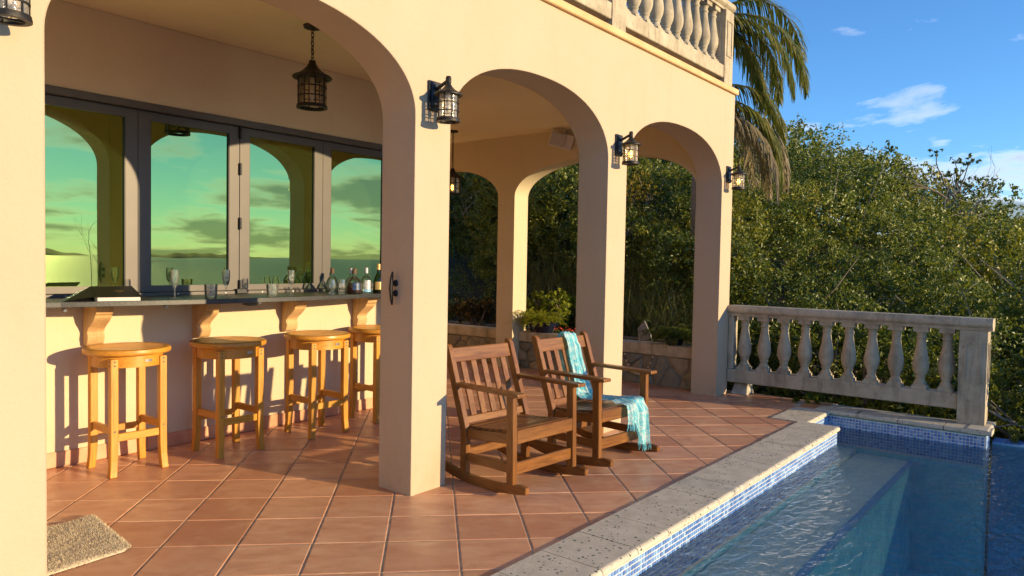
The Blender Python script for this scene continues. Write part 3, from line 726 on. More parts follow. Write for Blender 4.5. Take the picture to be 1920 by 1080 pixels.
# ---- folding bar windows
win = tag(empty('folding_window', (0, WY, WB)), 'row of grey framed folding bar windows reflecting sea and sky in green glass', 'window')
def wbox(x0, x1, y0, y1, z0, z1, name, mat, par, bevel=0.0): return MB().box(x0, x1, y0 - WY, y1 - WY, z0 - WB, z1 - WB).build(name, mat, par, bevel=bevel)
wbox(WX0, WX1, WY - 0.012, WY + 0.13, 2.262, 2.309, 'head_track', M['frame_metal'], win, 0.003)
wbox(WX0, WX1, WY + 0.02, WY + 0.13, 1.001, 1.058, 'sill_track', M['frame_metal'], win, 0.003)
edges = [-1.295, -0.560, 0.168, 0.908, 1.636]
for k in range(4):
    a, b = edges[k] + 0.003, edges[k + 1] - 0.003; z0, z1 = 1.061, 2.258; fw_ = 0.078; yb = WY + 0.035
    sash = MB()
    sash.box(a, a + fw_, yb - WY, yb + 0.045 - WY, z0 - WB, z1 - WB); sash.box(b - fw_, b, yb - WY, yb + 0.045 - WY, z0 - WB, z1 - WB)
    sash.box(a + fw_, b - fw_, yb - WY, yb + 0.045 - WY, z0 - WB, z0 + 0.042 - WB); sash.box(a + fw_, b - fw_, yb - WY, yb + 0.045 - WY, z1 - 0.055 - WB, z1 - WB)
    so = sash.build('sash', M['frame_metal'], win)
    wbox(a + fw_ - 0.001, b - fw_ + 0.001, yb + 0.018, yb + 0.028, z0 + 0.041, z1 - 0.054, 'pane', M['mirror_glass'], so)
    gk = MB()
    gk.box(a + fw_, a + fw_ + 0.005, yb + 0.004 - WY, yb + 0.017 - WY, z0 + 0.042 - WB, z1 - 0.055 - WB); gk.box(b - fw_ - 0.005, b - fw_, yb + 0.004 - WY, yb + 0.017 - WY, z0 + 0.042 - WB, z1 - 0.055 - WB)
    gk.build('gasket', M['frame_dark'], so)
for z in (1.10, 1.56, 1.96, 2.225):
    MB().lathe([(0.011, 0), (0.011, 0.085)], 10, (0.168, 0.024, z - WB - 0.05)).build('hinge', M['black_iron'], win, smooth=True)
for x in (-0.56, 0.908):
    MB().box(x - 0.002, x + 0.002, 0.0335, 0.06, 1.062 - WB, 2.257 - WB).build('meeting_gap', M['frame_dark'], win)
wbox(0.13, 0.215, WY - 0.002, WY + 0.019, 1.0362, 1.072, 'floor_bolt', M['black_iron'], win, 0.003)
for x in (-1.0, -0.3, 0.05, 0.35, 0.62, 1.05): MB().lathe([(0.005, 0), (0.005, 0.004)], 8).build('screw', M['steel'], win, loc=(x, 0.0199, 0.045), rot=(math.pi / 2, 0, 0))

# ---- planter walls under the end arches
def voronoi_stones(s0, s1, z0, z1, n, seed):
    rg = random.Random(seed); pts = []
    while len(pts) < n:
        p = (rg.uniform(s0, s1), rg.uniform(z0, z1))
        if all(math.hypot(p[0] - q[0], p[1] - q[1]) > 0.11 for q in pts) or rg.random() < 0.003: pts.append(p)
    cellz = []
    for i, p in enumerate(pts):
        poly = [(s0, z0), (s1, z0), (s1, z1), (s0, z1)]
        for j, q in enumerate(pts):
            if i == j: continue
            nx_, nz_ = p[0] - q[0], p[1] - q[1]; mx, mz = (p[0] + q[0]) / 2, (p[1] + q[1]) / 2
            poly = clip(poly, nx_, nz_, nx_ * mx + nz_ * mz)
            if len(poly) < 3: break
        if len(poly) >= 3: cellz.append((p, poly))
    return cellz
def planter(y0, y1, label, seed, n):
    pr = tag(empty('planter_wall', (4.30, (y0 + y1) / 2, 0)), label, 'planter', 'stone planter walls under the end arches')
    cyy = (y0 + y1) / 2
    MB().box(0, 0.10, y0 - cyy, y1 - cyy, -0.02, 0.33).build('core', M['mortar'], pr)
    MB().box(-0.035, 0.13, y0 - cyy, y1 - cyy, 0.3305, 0.455).build('cap', M['caststone'], pr, bevel=0.01)
    MB().box(0.1305, 0.85, y0 - cyy, y1 - cyy, 0.1, 0.38).build('soil', M['soil'], pr)
    MB().box(0.8505, 0.95, y0 - cyy, y1 - cyy, -0.2, 0.40).build('core', M['mortar'], pr)
    for c_, pl in voronoi_stones(y0 - cyy, y1 - cyy, 0.0, 0.33, n, seed):
        a = inset(pl, 0.006); b = None
        if len(a) < 3: continue
        loc = [(p[0] - c_[0], p[1] - c_[1]) for p in a]; mb = MB(); k = len(loc)
        t_ = random.uniform(0.012, 0.03)
        mb.v = [(0.0, p[0], p[1]) for p in loc] + [(-t_ * .7, p[0] * .93, p[1] * .93) for p in loc] + [(-t_, p[0] * .7, p[1] * .7) for p in loc]
        for r_ in range(2):
            for i in range(k): mb.f.append((r_ * k + i, r_ * k + (i + 1) % k, (r_ + 1) * k + (i + 1) % k, (r_ + 1) * k + i))
        mb.f.append(tuple(2 * k + i for i in range(k)))
        mb.build('stone', M['rubble'], pr, smooth=True, loc=(-0.001, c_[0], c_[1]), angle=50)
    return pr
planter(0.272, 2.618, 'long rubble stone planter wall with flat cap between two end columns behind the chairs', 3, 28)
planter(2.882, 5.198, 'shaded stone planter wall behind the far end column, capped in pale stone', 5, 24)

# ================================================================== OBJECTS
# ---- balustrades
def baluster_mesh():
    H = 0.545; mb = MB()
    hb = 0.058
    mb.box(-hb, hb, -hb, hb, 0, 0.032); mb.box(-0.047, 0.047, -0.047, 0.047, 0.0321, 0.048)
    prof = [(0.047, 0.048), (0.049, 0.056), (0.045, 0.066), (0.036, 0.078), (0.034, 0.094), (0.040, 0.102), (0.042, 0.110), (0.038, 0.116), (0.048, 0.135), (0.060, 0.165), (0.066, 0.198), (0.066, 0.228), (0.061, 0.262),
            (0.053, 0.305), (0.045, 0.350), (0.039, 0.395), (0.036, 0.425), (0.035, 0.440), (0.041, 0.446), (0.043, 0.454), (0.040, 0.461), (0.036, 0.466), (0.036, 0.484), (0.043, 0.497), (0.050, 0.505)]
    mb.lathe(prof, 20)
    mb.box(-hb, hb, -hb, hb, 0.5052, H)
    return mb.mesh('baluster', M['caststone'], smooth=True, angle=38)
BAL = baluster_mesh()
def rail_profile(w, h):
    a = w / 2
    return [(-a + .03, 0), (-a + .028, h * .22), (-a + .012, h * .30), (-a, h * .45), (-a - .002, h * .66), (-a + .006, h * .86), (-a + .02, h), (a - .02, h), (a - .006, h * .86), (a + .002, h * .66), (a, h * .45), (a - .012, h * .30), (a - .028, h * .22), (a - .03, 0)]
def panel_post(mb, x0, x1, y0, y1, z0, z1, rec0, rec1):
    mb.box(x0, x1, y0, y1, z0, z1)
    e = 0.04; t_ = 0.008; f_ = 0.012
    # raised frame around a sunk panel, on all four sides
    for (ax, c0, c1, p_, s_) in (('y', x0, x1, y0, -1), ('y', x0, x1, y1, 1), ('x', y0, y1, x0, -1), ('x', y0, y1, x1, 1)):
        for (u0, u1, v0, v1) in ((c0 + e, c0 + e + f_, rec0, rec1), (c1 - e - f_, c1 - e, rec0, rec1), (c0 + e + f_, c1 - e - f_, rec0, rec0 + f_), (c0 + e + f_, c1 - e - f_, rec1 - f_, rec1)):
            a, b = (p_ - t_, p_ + 0.0) if s_ < 0 else (p_, p_ + t_)
            if ax == 'y': mb.box(u0, u1, a, b, v0, v1)
            else: mb.box(a, b, u0, u1, v0, v1)
# lower one: runs along -Y from the corner column, in x 4.36..4.56
lb = tag(empty('balustrade', (4.46, 0, 0)), 'weathered cast stone balustrade at the far end of the pool', 'balustrade')
MB().prism(rail_profile(0.20, 0.105), 'y', -0.002, -2.265).build('top_rail', M['caststone'], lb, loc=(0, 0, 0.80), smooth=True, angle=30)
MB().box(-0.075, 0.075, -2.034, -0.002, 0.125, 0.255).build('bottom_rail', M['caststone'], lb, bevel=0.006)
mb = MB(); panel_post(mb, -0.10, 0.10, -2.235, -2.035, 0.012, 0.799, 0.36, 0.70); mb.build('end_post', M['caststone'], lb)
MB().box(-0.06, 0.06, -0.055, -0.003, 0.256, 0.799).build('half_post', M['caststone'], lb, bevel=0.006)
for k in range(10): place('baluster', BAL, lb, (0, -0.157 - 0.1975 * k, 0.2552), (0, 0, random.uniform(-.02, .02)))
# upper one, along the villa edge
ub = tag(empty('balustrade', (4.25, 0.11, 3.085)), 'pale cast stone balustrade along the upper terrace edge above the arches', 'balustrade')
UX = -4.25; UY = -0.11
def usec(xa, xb, n):
    MB().box(xa - 4.25, xb - 4.25, -0.095, 0.06, 0.07, 0.195).build('bottom_rail', M['caststone'], ub, bevel=0.006)
    for k in range(n): place('baluster', BAL, ub, (xa - 4.25 + (xb - xa) * (k + .5) / n, 0, 0.1952))
for xa in (4.15, 2.03, -0.09, -2.21):
    mb = MB(); panel_post(mb, xa - 4.25, xa + 0.20 - 4.25, -0.10, 0.10, 0.0005, 0.739, 0.29, 0.64); mb.build('post', M['caststone'], ub)
usec(2.231, 4.149, 10); usec(0.111, 2.029, 10); usec(-2.009, -0.091, 10)
MB().prism(rail_profile(0.21, 0.105), 'x', -6.5, 0.135).build('top_rail', M['caststone'], ub, loc=(0, 0, 0.7405), smooth=True, angle=30)
for yy in (1.3, 2.6): mb = MB(); panel_post(mb, -0.10, 0.10, yy - .1, yy + .1, 0.0005, 0.739, 0.29, 0.64); mb.build('post', M['caststone'], ub)
for k in range(5): place('baluster', BAL, ub, (0, 0.24 + 0.2 * k, 0.1952)); place('baluster', BAL, ub, (0, 1.54 + 0.2 * k, 0.1952))
MB().box(-0.075, 0.075, 0.101, 2.499, 0.07, 0.195).build('bottom_rail', M['caststone'], ub)
MB().prism(rail_profile(0.21, 0.103), 'y', 0.106, 2.7).build('top_rail', M['caststone'], ub, loc=(0, 0, 0.741), smooth=True, angle=30)

# ---- bar counter with four scrolled brackets
bar = tag(empty('bar_counter', (0, 2.0, 1.035)), 'dark speckled granite bar counter on four scrolled wooden brackets', 'counter')
def cfront(x): t_ = (x - 0.1) / 1.32; return 1.60 - 0.16 * max(0, 1 - t_ * t_)
poly = [(1.72, 2.018)] + [(-1.5, 2.018)] + [(-1.5 + 3.22 * k / 40, cfront(-1.5 + 3.22 * k / 40)) for k in range(41)]
MB().prism([(x, y - 2.0) for x, y in poly], 'z', -0.032, 0.0).build('countertop', M['granite'], bar, bevel=0.004, seg=2)
def bracket_poly():
    D = 0.20; H = 0.265
    pts = [(0, 0), (-D, 0), (-D - .004, -0.03), (-D + .004, -0.058)]
    for k in range(9):                                       # S curve
        t_ = k / 8; y = -D + 0.02 + 0.115 * smooth(t_); z = -0.07 - 0.115 * t_; pts.append((y, z))
    pts += [(-0.078, -0.21), (-0.070, -0.235), (-0.062, -0.252), (-0.045, -H), (0, -H)]
    return pts
brk = MB().prism(bracket_poly(), 'x', -0.05, 0.05).mesh('bracket', M['maple'], bevel=0.004, seg=2)
for x in (-0.863, -0.160, 0.552, 1.243): place('bracket', brk, bar, (x, -0.0005, -0.0325))
MB().box(0.045, 0.125, -0.28, -0.21, -0.072, -0.0325).build('socket_box', M['frame_metal'], bar, bevel=0.004)
for x in (-1.02, -0.40, 0.30): MB().lathe([(0.008, 0), (0.008, 0.006), (0.004, 0.007), (0.004, 0.022), (0.009, 0.024), (0.009, 0.028)], 10).build('bag_hook', M['steel'], bar, loc=(x, -0.0005, -0.075), rot=(math.pi / 2, 0, 0))

# ---- bar stools
def leg_path(sx, sy):
    # square leg, straight above, flaring outwards to the foot
    mb = MB(); w0, w1 = 0.043, 0.040; R = 0.1425
    zs = [(0.0, 0.010, w1), (0.03, 0.007, w1), (0.09, 0.003, w1), (0.16, 0.001, w0), (0.24, 0.0, w0), (0.694, 0.0, w0)]
    for z, off, w_ in zs:
        cx_, cy_ = sx * (R + off), sy * (R + off); h = w_ / 2
        mb.v += [(cx_ - h, cy_ - h, z), (cx_ + h, cy_ - h, z), (cx_ + h, cy_ + h, z), (cx_ - h, cy_ + h, z)]
    for i in range(len(zs) - 1):
        for j in range(4): mb.f.append((i * 4 + j, i * 4 + (j + 1) % 4, (i + 1) * 4 + (j + 1) % 4, (i + 1) * 4 + j))
    mb.f.append((3, 2, 1, 0)); e = (len(zs) - 1) * 4; mb.f.append((e, e + 1, e + 2, e + 3))
    return mb
def make_stool():
    root = empty('bar_stool')
    for sx in (-1, 1):
        for sy in (-1, 1): leg_path(sx, sy).build('leg', M['honey_z'], root, bevel=0.003)
    # apron ring between seat and legs
    ap = MB(); n = 48
    for r, z in ((0.196, 0.640), (0.196, 0.712), (0.174, 0.712), (0.174, 0.640)):
        for j in range(n): a = 2 * math.pi * j / n; ap.v.append((r * math.cos(a), r * math.sin(a), z))
    for i in range(4):
        for j in range(n): ap.f.append((i * n + j, i * n + (j + 1) % n, ((i + 1) % 4) * n + (j + 1) % n, ((i + 1) % 4) * n + j))
    ap.build('apron', M['honey_x'], root, smooth=True)
    # seat: rim ring and curved slats
    rim = MB(); prof = [(0.232, 0.7125), (0.241, 0.718), (0.243, 0.730), (0.239, 0.744), (0.230, 0.748), (0.205, 0.7475), (0.203, 0.742), (0.203, 0.7125)]
    for r, z in prof:
        for j in range(n): a = 2 * math.pi * j / n; rim.v.append((r * math.cos(a), r * math.sin(a), z))
    L = len(prof)
    for i in range(L):
        for j in range(n): rim.f.append((i * n + j, i * n + (j + 1) % n, ((i + 1) % L) * n + (j + 1) % n, ((i + 1) % L) * n + j))
    rim.build('seat_rim', M['honey_x'], root, smooth=True, angle=50)
    R = 0.2035; w_ = 0.0405; k0 = -5
    for k in range(-5, 5):
        y0, y1 = k * w_ + 0.0045, (k + 1) * w_ - 0.0045
        ym = max(abs(y0), abs(y1))
        if ym >= R - .004: continue
        mb = MB(); nn = 10
        for i in range(nn + 1):
            t_ = -1 + 2 * i / nn
            for y in (y0, y1):
                xx = math.sqrt(max(0, R * R - y * y)) * t_; dz = -0.010 * (1 - (xx * xx + y * y) / (R * R))
                mb.v.append((xx, y, 0.7475 + dz)); mb.v.append((xx, y, 0.722))
        for i in range(nn):
            a = i * 4; mb.f += [(a, a + 2, a + 6, a + 4), (a + 1, a + 5, a + 7, a + 3), (a, a + 4, a + 5, a + 1), (a + 2, a + 3, a + 7, a + 6)]
        mb.f += [(0, 1, 3, 2), (nn * 4, nn * 4 + 2, nn * 4 + 3, nn * 4 + 1)]
        mb.build('slat', M['honey_x'], root)
    d = 0.1425
    MB().box(-d + .0215, d - .0215, -d - 0.012, -d + 0.010, 0.205, 0.250).build('stretcher', M['honey_x'], root, bevel=0.003)
    MB().box(-d + .0215, d - .0215, d - 0.010, d + 0.012, 0.205, 0.245).build('stretcher', M['honey_x'], root, bevel=0.003)
    MB().box(-d - 0.011, -d + 0.011, -d + .0215, d - .0215, 0.245, 0.290).build('stretcher', M['honey_y'], root, bevel=0.003)
    MB().box(d - 0.011, d + 0.011, -d + .0215, d - .0215, 0.245, 0.290).build('stretcher', M['honey_y'], root, bevel=0.003)
    # maker's plate on the front of the apron, pegs in the legs
    mb = MB()
    for i in range(5):
        a = -math.pi / 2 + 0.20 + (i - 2) * 0.055
        for r in (0.1965, 0.1985):
            for z in (0.668, 0.684): mb.v.append((r * math.cos(a), r * math.sin(a), z))
    for i in range(4):
        a = i * 4; mb.f += [(a + 2, a + 6, a + 7, a + 3), (a, a + 1, a + 5, a + 4), (a + 1, a + 3, a + 7, a + 5), (a, a + 4, a + 6, a + 2)]
    mb.build('maker_plate', M['steel'], root)
    for sx in (-1, 1):
        for z in (0.655, 0.678, ): MB().lathe([(0.0065, 0), (0.0065, 0.0015)], 10).build('peg', M['bark'], root, loc=(sx * d, -d - 0.0216, z), rot=(math.pi / 2, 0, 0))
        MB().lathe([(0.0065, 0), (0.0065, 0.0015)], 10).build('peg', M['bark'], root, loc=(sx * d, -d - 0.0216, 0.268), rot=(math.pi / 2, 0, 0))
    for z in (0.655, 0.678): MB().lathe([(0.0065, 0), (0.0065, 0.0015)], 10).build('peg', M['bark'], root, loc=(-d - 0.0216, -d, z), rot=(0, -math.pi / 2, 0))
    return root
proto = make_stool()
stools = [(-0.777, 1.690, 0.0, 'honey wood bar stool nearest the rug, fully sunlit, first in the row'),
          (-0.152, 1.622, 0.02, 'second honey wood bar stool from the rug, half in column shadow'),
          (0.563, 1.620, -0.015, 'third honey wood bar stool from the rug, striped with chair shadows'),
          (1.215, 1.685, 0.01, 'last honey wood bar stool, half hidden behind the middle column')]
for k, (x, y, rz, lab) in enumerate(stools):
    o = proto if k == 0 else copy_tree(proto)
    o.location = (x, y, 0.0005); o.rotation_euler.z = rz; tag(o, lab, 'stool', 'bar stools along the counter')

# ---- rocking chairs (front towards -y)
def make_chair():
    root = empty('rocking_chair')
    w_ = 0.265; fy, by = -0.245, 0.135
    rk = lambda y: 0.012 + 0.30 * max(0, abs(y - 0.0) - 0.02) ** 2 * (1.35 if y > 0 else 1.0)
    def bpost(z):   # y of the back post centre at height z
        return by + (0.0 if z < 0.30 else (z - 0.30) * 0.34)
    for sx in (-1, 1):
        mb = MB(); n = 18; a0, a1 = -0.365, 0.50; h = 0.052; t_ = 0.034
        for i in range(n + 1):
            y = a0 + (a1 - a0) * i / n; z = rk(y) - 0.0115; hh = h if 0 < i < n else h * 0.72
            zt = z + hh
            for x in (-t_ / 2, t_ / 2): mb.v += [(sx * w_ + x, y, z), (sx * w_ + x, y, zt)]
        for i in range(n):
            a = i * 4; mb.f += [(a + 1, a + 3, a + 7, a + 5), (a, a + 4, a + 6, a + 2), (a, a + 1, a + 5, a + 4), (a + 2, a + 6, a + 7, a + 3)]
        mb.f += [(0, 2, 3, 1), (n * 4, n * 4 + 1, n * 4 + 3, n * 4 + 2)]
        mb.build('rocker', M['teak_y'], root, bevel=0.004)
        # front leg
        z0 = rk(fy) + 0.030
        MB().hexa([(sx * w_ - .018, fy - .026, z0), (sx * w_ + .018, fy - .026, z0), (sx * w_ + .018, fy + .026, z0), (sx * w_ - .018, fy + .026, z0)],
                  [(sx * w_ - .018, fy - .016, .560), (sx * w_ + .018, fy - .016, .560), (sx * w_ + .018, fy + .036, .560), (sx * w_ - .018, fy + .036, .560)]).build('front_leg', M['teak_z'], root, bevel=0.003)
        # back post, bent above the seat, rounded top
        mb = MB(); zs = [rk(by) + 0.032, 0.16, 0.30, 0.45, 0.62, 0.765, 0.785, 0.797, 0.803]; ws = [.026] * 6 + [.024, .018, .009]
        for z, hw in zip(zs, ws):
            c_ = bpost(z); x0, x1 = sx * w_ - .018, sx * w_ + .018
            mb.v += [(x0, c_ - hw, z), (x1, c_ - hw, z), (x1, c_ + hw, z), (x0, c_ + hw, z)]
        for i in range(len(zs) - 1):
            for j in range(4): mb.f.append((i * 4 + j, i * 4 + (j + 1) % 4, (i + 1) * 4 + (j + 1) % 4, (i + 1) * 4 + j))
        mb.f += [(3, 2, 1, 0)]; e = (len(zs) - 1) * 4; mb.f.append((e, e + 1, e + 2, e + 3))
        mb.build('back_post', M['teak_z'], root, bevel=0.0025)
        # arm
        MB().hexa([(sx * w_ - .038, -.315, .5605), (sx * w_ + .038, -.315, .5605), (sx * w_ + .030, .235, .5605), (sx * w_ - .030, .235, .5605)],
                  [(sx * w_ - .038, -.315, .582), (sx * w_ + .038, -.315, .582), (sx * w_ + .030, .235, .582), (sx * w_ - .030, .235, .582)]).build('arm', M['teak_y'], root, bevel=0.005, seg=2)
        # side seat rail, side stretcher
        MB().hexa([(sx * w_ - .011, fy + .027, .290), (sx * w_ + .011, fy + .027, .290), (sx * w_ + .011, by - .027, .262), (sx * w_ - .011, by - .027, .262)],
                  [(sx * w_ - .011, fy + .027, .352), (sx * w_ + .011, fy + .027, .352), (sx * w_ + .011, by - .027, .318), (sx * w_ - .011, by - .027, .318)]).build('seat_rail', M['teak_y'], root, bevel=0.003)
        MB().box(sx * w_ - .011, sx * w_ + .011, fy + .027, by - .027, .128, .178).build('stretcher', M['teak_y'], root, bevel=0.003)
    a = w_ - .0182
    MB().box(-a, a, fy - .020, fy + .004, .292, .368).build('front_rail', M['teak_x'], root, bevel=0.004)
    MB().box(-a, a, fy - .012, fy + .012, .118, .186).build('stretcher', M['teak_x'], root, bevel=0.004)
    MB().box(-a, a, by - .011, by + .011, .150, .200).build('stretcher', M['teak_x'], root, bevel=0.004)
    # seat boards
    n = 7; y0, y1 = fy + 0.006, by + 0.005
    for k in range(n):
        ya, yb = y0 + (y1 - y0) * k / n + .003, y0 + (y1 - y0) * (k + 1) / n - .003
        dz = lambda y: 0.353 - 0.036 * (y - fy) / (by - fy) + (-0.008) * math.sin(math.pi * (y - y0) / (y1 - y0))
        MB().hexa([(-a, ya, dz(ya)), (a, ya, dz(ya)), (a, yb, dz(yb)), (-a, yb, dz(yb))], [(-a, ya, dz(ya) + .018), (a, ya, dz(ya) + .018), (a, yb, dz(yb) + .018), (-a, yb, dz(yb) + .018)]).build('seat_board', M['teak_x'], root, bevel=0.003)
    # back: top rail, lower rail, five slats
    def bar(z0, z1, th, name):
        y0_, y1_ = bpost(z0), bpost(z1)
        MB().hexa([(-a, y0_ - th, z0), (a, y0_ - th, z0), (a, y0_ + th, z0), (-a, y0_ + th, z0)], [(-a, y1_ - th, z1), (a, y1_ - th, z1), (a, y1_ + th, z1), (-a, y1_ + th, z1)]).build(name, M['teak_x'], root, bevel=0.003)
    bar(0.695, 0.778, 0.011, 'top_rail'); bar(0.342, 0.382, 0.011, 'lower_rail')
    for k in range(5):
        xc = (k - 2) * 0.087; hw = 0.022; z0, z1 = .3825, .6945; th = .007; y0_, y1_ = bpost(z0), bpost(z1)
        MB().hexa([(xc - hw, y0_ - th, z0), (xc + hw, y0_ - th, z0), (xc + hw, y0_ + th, z0), (xc - hw, y0_ + th, z0)], [(xc - hw, y1_ - th, z1), (xc + hw, y1_ - th, z1), (xc + hw, y1_ + th, z1), (xc - hw, y1_ + th, z1)]).build('back_slat', M['teak_z'], root, bevel=0.002)
    return root
ch1 = make_chair(); ch1.location = (0.655, -0.195, 0.0); ch1.rotation_euler.z = rad(-4.5)
tag(ch1, 'brown slatted rocking chair beside the middle column, nothing on it', 'rocking chair', 'rocking chairs facing the pool')
ch2 = copy_tree(ch1); ch2.location = (1.452, -0.255, 0.0); ch2.rotation_euler.z = rad(-5.0)
tag(ch2, 'brown slatted rocking chair with a turquoise scarf draped over it', 'rocking chair', 'rocking chairs facing the pool')

# ---- scarf on the second chair
def scarf():
    # path in chair-local (y,z), running from behind the back over the rail, down to the seat and over its front
    path = [(0.265, 0.47), (0.285, 0.60), (0.310, 0.70), (0.325, 0.765), (0.318, 0.790), (0.292, 0.797), (0.272, 0.775), (0.248, 0.70), (0.222, 0.60), (0.190, 0.50), (0.160, 0.425), (0.128, 0.375), (0.075, 0.352),
            (0.00, 0.358), (-0.10, 0.370), (-0.19, 0.381), (-0.245, 0.386), (-0.274, 0.378), (-0.283, 0.35), (-0.288, 0.29), (-0.292, 0.20), (-0.298, 0.105)]
    pts = [Vector((0, *p)) for p in path]; L = [0]
    for a, b in zip(pts, pts[1:]): L.append(L[-1] + (b - a).length)
    NU, NV = 130, 40; V = []; UVs = []; fr = MB()
    def at(s):
        for i in range(len(L) - 1):
            if s <= L[i + 1]:
                t_ = (s - L[i]) / (L[i + 1] - L[i]); return pts[i].lerp(pts[i + 1], t_), (pts[i + 1] - pts[i]).normalized()
        return pts[-1], (pts[-1] - pts[-2]).normalized()
    tot = L[-1]
    for i in range(NU + 1):
        u = i / NU
        for j in range(NV + 1):
            v = j / NV
            # front hem is slanted: left side hangs less than the right
            s_end = tot - 0.15 * smooth((0.62 - v) / 0.30); s = u * s_end if u > 0.9 else u * s_end
            p, d = at(s)
            wdt = table(u, [(0, .12), (.2, .125), (.3, .135), (.5, .16), (.62, .20), (.75, .225), (.85, .235), (1, .225)])
            xc = table(u, [(0, .075), (.3, .080), (.45, .085), (.6, .065), (.75, .085), (.88, .092), (1, .092)])
            nrm = Vector((0, d.z, -d.y)); nrm = -nrm if nrm.y > 0 and u > 0.3 else nrm
            out = Vector((0, -d.z, d.y)) if True else nrm
            out = Vector((0, d.z, -d.y)); 
            if u < 0.24: out = Vector((0, 1, 0))
            elif u < 0.30: out = Vector((0, 0, 1))
            elif u < 0.56: out = Vector((0, -0.9, 0.3))
            elif u < 0.84: out = Vector((0, 0, 1))
            else: out = Vector((0, -1, 0))
            amp = table(u, [(0, .008), (.3, .007), (.5, .014), (.66, .010), (.82, .008), (.9, .014), (1, .018)])
            fold = math.sin(v * 21 + 2.0 * math.sin(u * 5) + 0.8) + 0.6 * math.sin(v * 37 + u * 9) + 0.5 * mnoise.noise(Vector((v * 6, u * 14, 1)))
            off = 0.010 + amp * (0.9 + 0.55 * fold)
            x = xc + (v - 0.5) * wdt + 0.006 * mnoise.noise(Vector((u * 18, v * 3, 7)))
            V.append(p + out * max(off, 0.004) + Vector((x, 0, 0))); UVs.append((v, u))
    F = [(i * (NV + 1) + j, i * (NV + 1) + j + 1, (i + 1) * (NV + 1) + j + 1, (i + 1) * (NV + 1) + j) for i in range(NU) for j in range(NV)]
    me = np_mesh('scarf', M['batik'], [tuple(v) for v in V], F, smooth=True)
    ul = me.uv_layers.new(name='UVMap'); li = np.zeros(len(me.loops), np.int32); me.loops.foreach_get('vertex_index', li)
    ul.data.foreach_set('uv', np.asarray(UVs, np.float32)[li].ravel())
    o = place('scarf', me)
    for (row, sgn) in ((NU, 1), (0, 1)):
        fr = MB()
        for j in range(0, NV + 1, 1):
            for q in range(2):
                p = V[row * (NV + 1) + j] + Vector((random.uniform(-.003, .003), random.uniform(-.004, .004), 0))
                ln = random.uniform(0.028, 0.05); sw = random.uniform(-.010, .010)
                fr.tube([p, p + Vector((sw * .4, -.002, -ln * .5)), p + Vector((sw, random.uniform(-.006, .004), -ln))], 0.0013, 4, cap=False)
        tag(place('fringe', fr.mesh('fringe', M['fringe']), o), kind='stuff')
    return o
sc_ = scarf(); sc_.location = ch2.location; sc_.rotation_euler = ch2.rotation_euler
tag(sc_, 'turquoise and white fringed scarf hanging over a rocking chair', 'scarf')

# ---- wall lanterns and hanging lanterns
def cage(root, R, H, z0, glass, metal, nbars=8, rings=2, bw=0.006):
    # glass cylinder with a bar grid; z0 is the bottom of the glass
    MB().lathe([(R, z0), (R, z0 + H)], 32, cap=False).build('glass_shade', M[glass], root, smooth=True)
    cg = MB()
    for k in range(nbars):
        a = 2 * math.pi * (k + .5) / nbars; c_, s_ = math.cos(a), math.sin(a)
        cg.beam((c_ * (R + .003), s_ * (R + .003), z0 - .002), (c_ * (R + .003), s_ * (R + .003), z0 + H + .002), bw, 0.005, up=(c_, s_, 0))
    def hoop(z, h, r0, r1, n=32):
        k = len(cg.v)
        for r, zz_ in ((r0, z), (r1, z), (r1, z + h), (r0, z + h)):
            for j in range(n): a = 2 * math.pi * j / n; cg.v.append((r * math.cos(a), r * math.sin(a), zz_))
        for i in range(4):
            for j in range(n): cg.f.append((k + i * n + j, k + i * n + (j + 1) % n, k + ((i + 1) % 4) * n + (j + 1) % n, k + ((i + 1) % 4) * n + j))
    for q in range(1, rings + 1): hoop(z0 + H * q / (rings + 1) - bw / 2, bw, R + .0006, R + .0066)
    cg.build('cage', M[metal], root)
    br = MB(); cg2 = cg; cg = br
    def ring2(prof, n=32):
        k = len(br.v); L = len(prof)
        for r, zz_ in prof:
            for j in range(n): a = 2 * math.pi * j / n; br.v.append((r * math.cos(a), r * math.sin(a), zz_))
        for i in range(L):
            for j in range(n): br.f.append((k + i * n + j, k + i * n + (j + 1) % n, k + ((i + 1) % L) * n + (j + 1) % n, k + ((i + 1) % L) * n + j))
    ring2([(R - .004, z0 + .008), (R + .009, z0 + .008), (R + .012, z0 - .006), (R + .012, z0 - .013), (R - .008, z0 - .013), (R - .008, z0 + .002)])
    br.beam((-R + .004, 0, z0 - .009), (R - .004, 0, z0 - .009), .006, .004); 
    br.build('bottom_ring', M[metal], root, smooth=True, angle=30)
def lantern_cap(root, R, z, metal, h=0.078):
    prof = [(R * 1.42, z - .010), (R * 1.46, z - .004), (R * 1.38, z + .004), (R * 1.05, z + h * .16), (R * .72, z + h * .36), (R * .42, z + h * .62), (R * .27, z + h * .85), (R * .24, z + h), (0.001, z + h + .002)]
    inner = [(0.001, z + h * .2), (R * .9, z + .004), (R * 1.30, z - .008)]
    MB().lathe(inner + prof, 32, cap=False).build('cap', M[metal], root, smooth=True, angle=50)
def make_wall_lantern():
    # origin on the wall face, lamp axis 0.112 out along -y; z=0 at bottom of glass
    root = empty('wall_lantern'); ax = empty('lantern_body'); ax.parent = root; ax.location = (0, -0.112, 0)
    return root
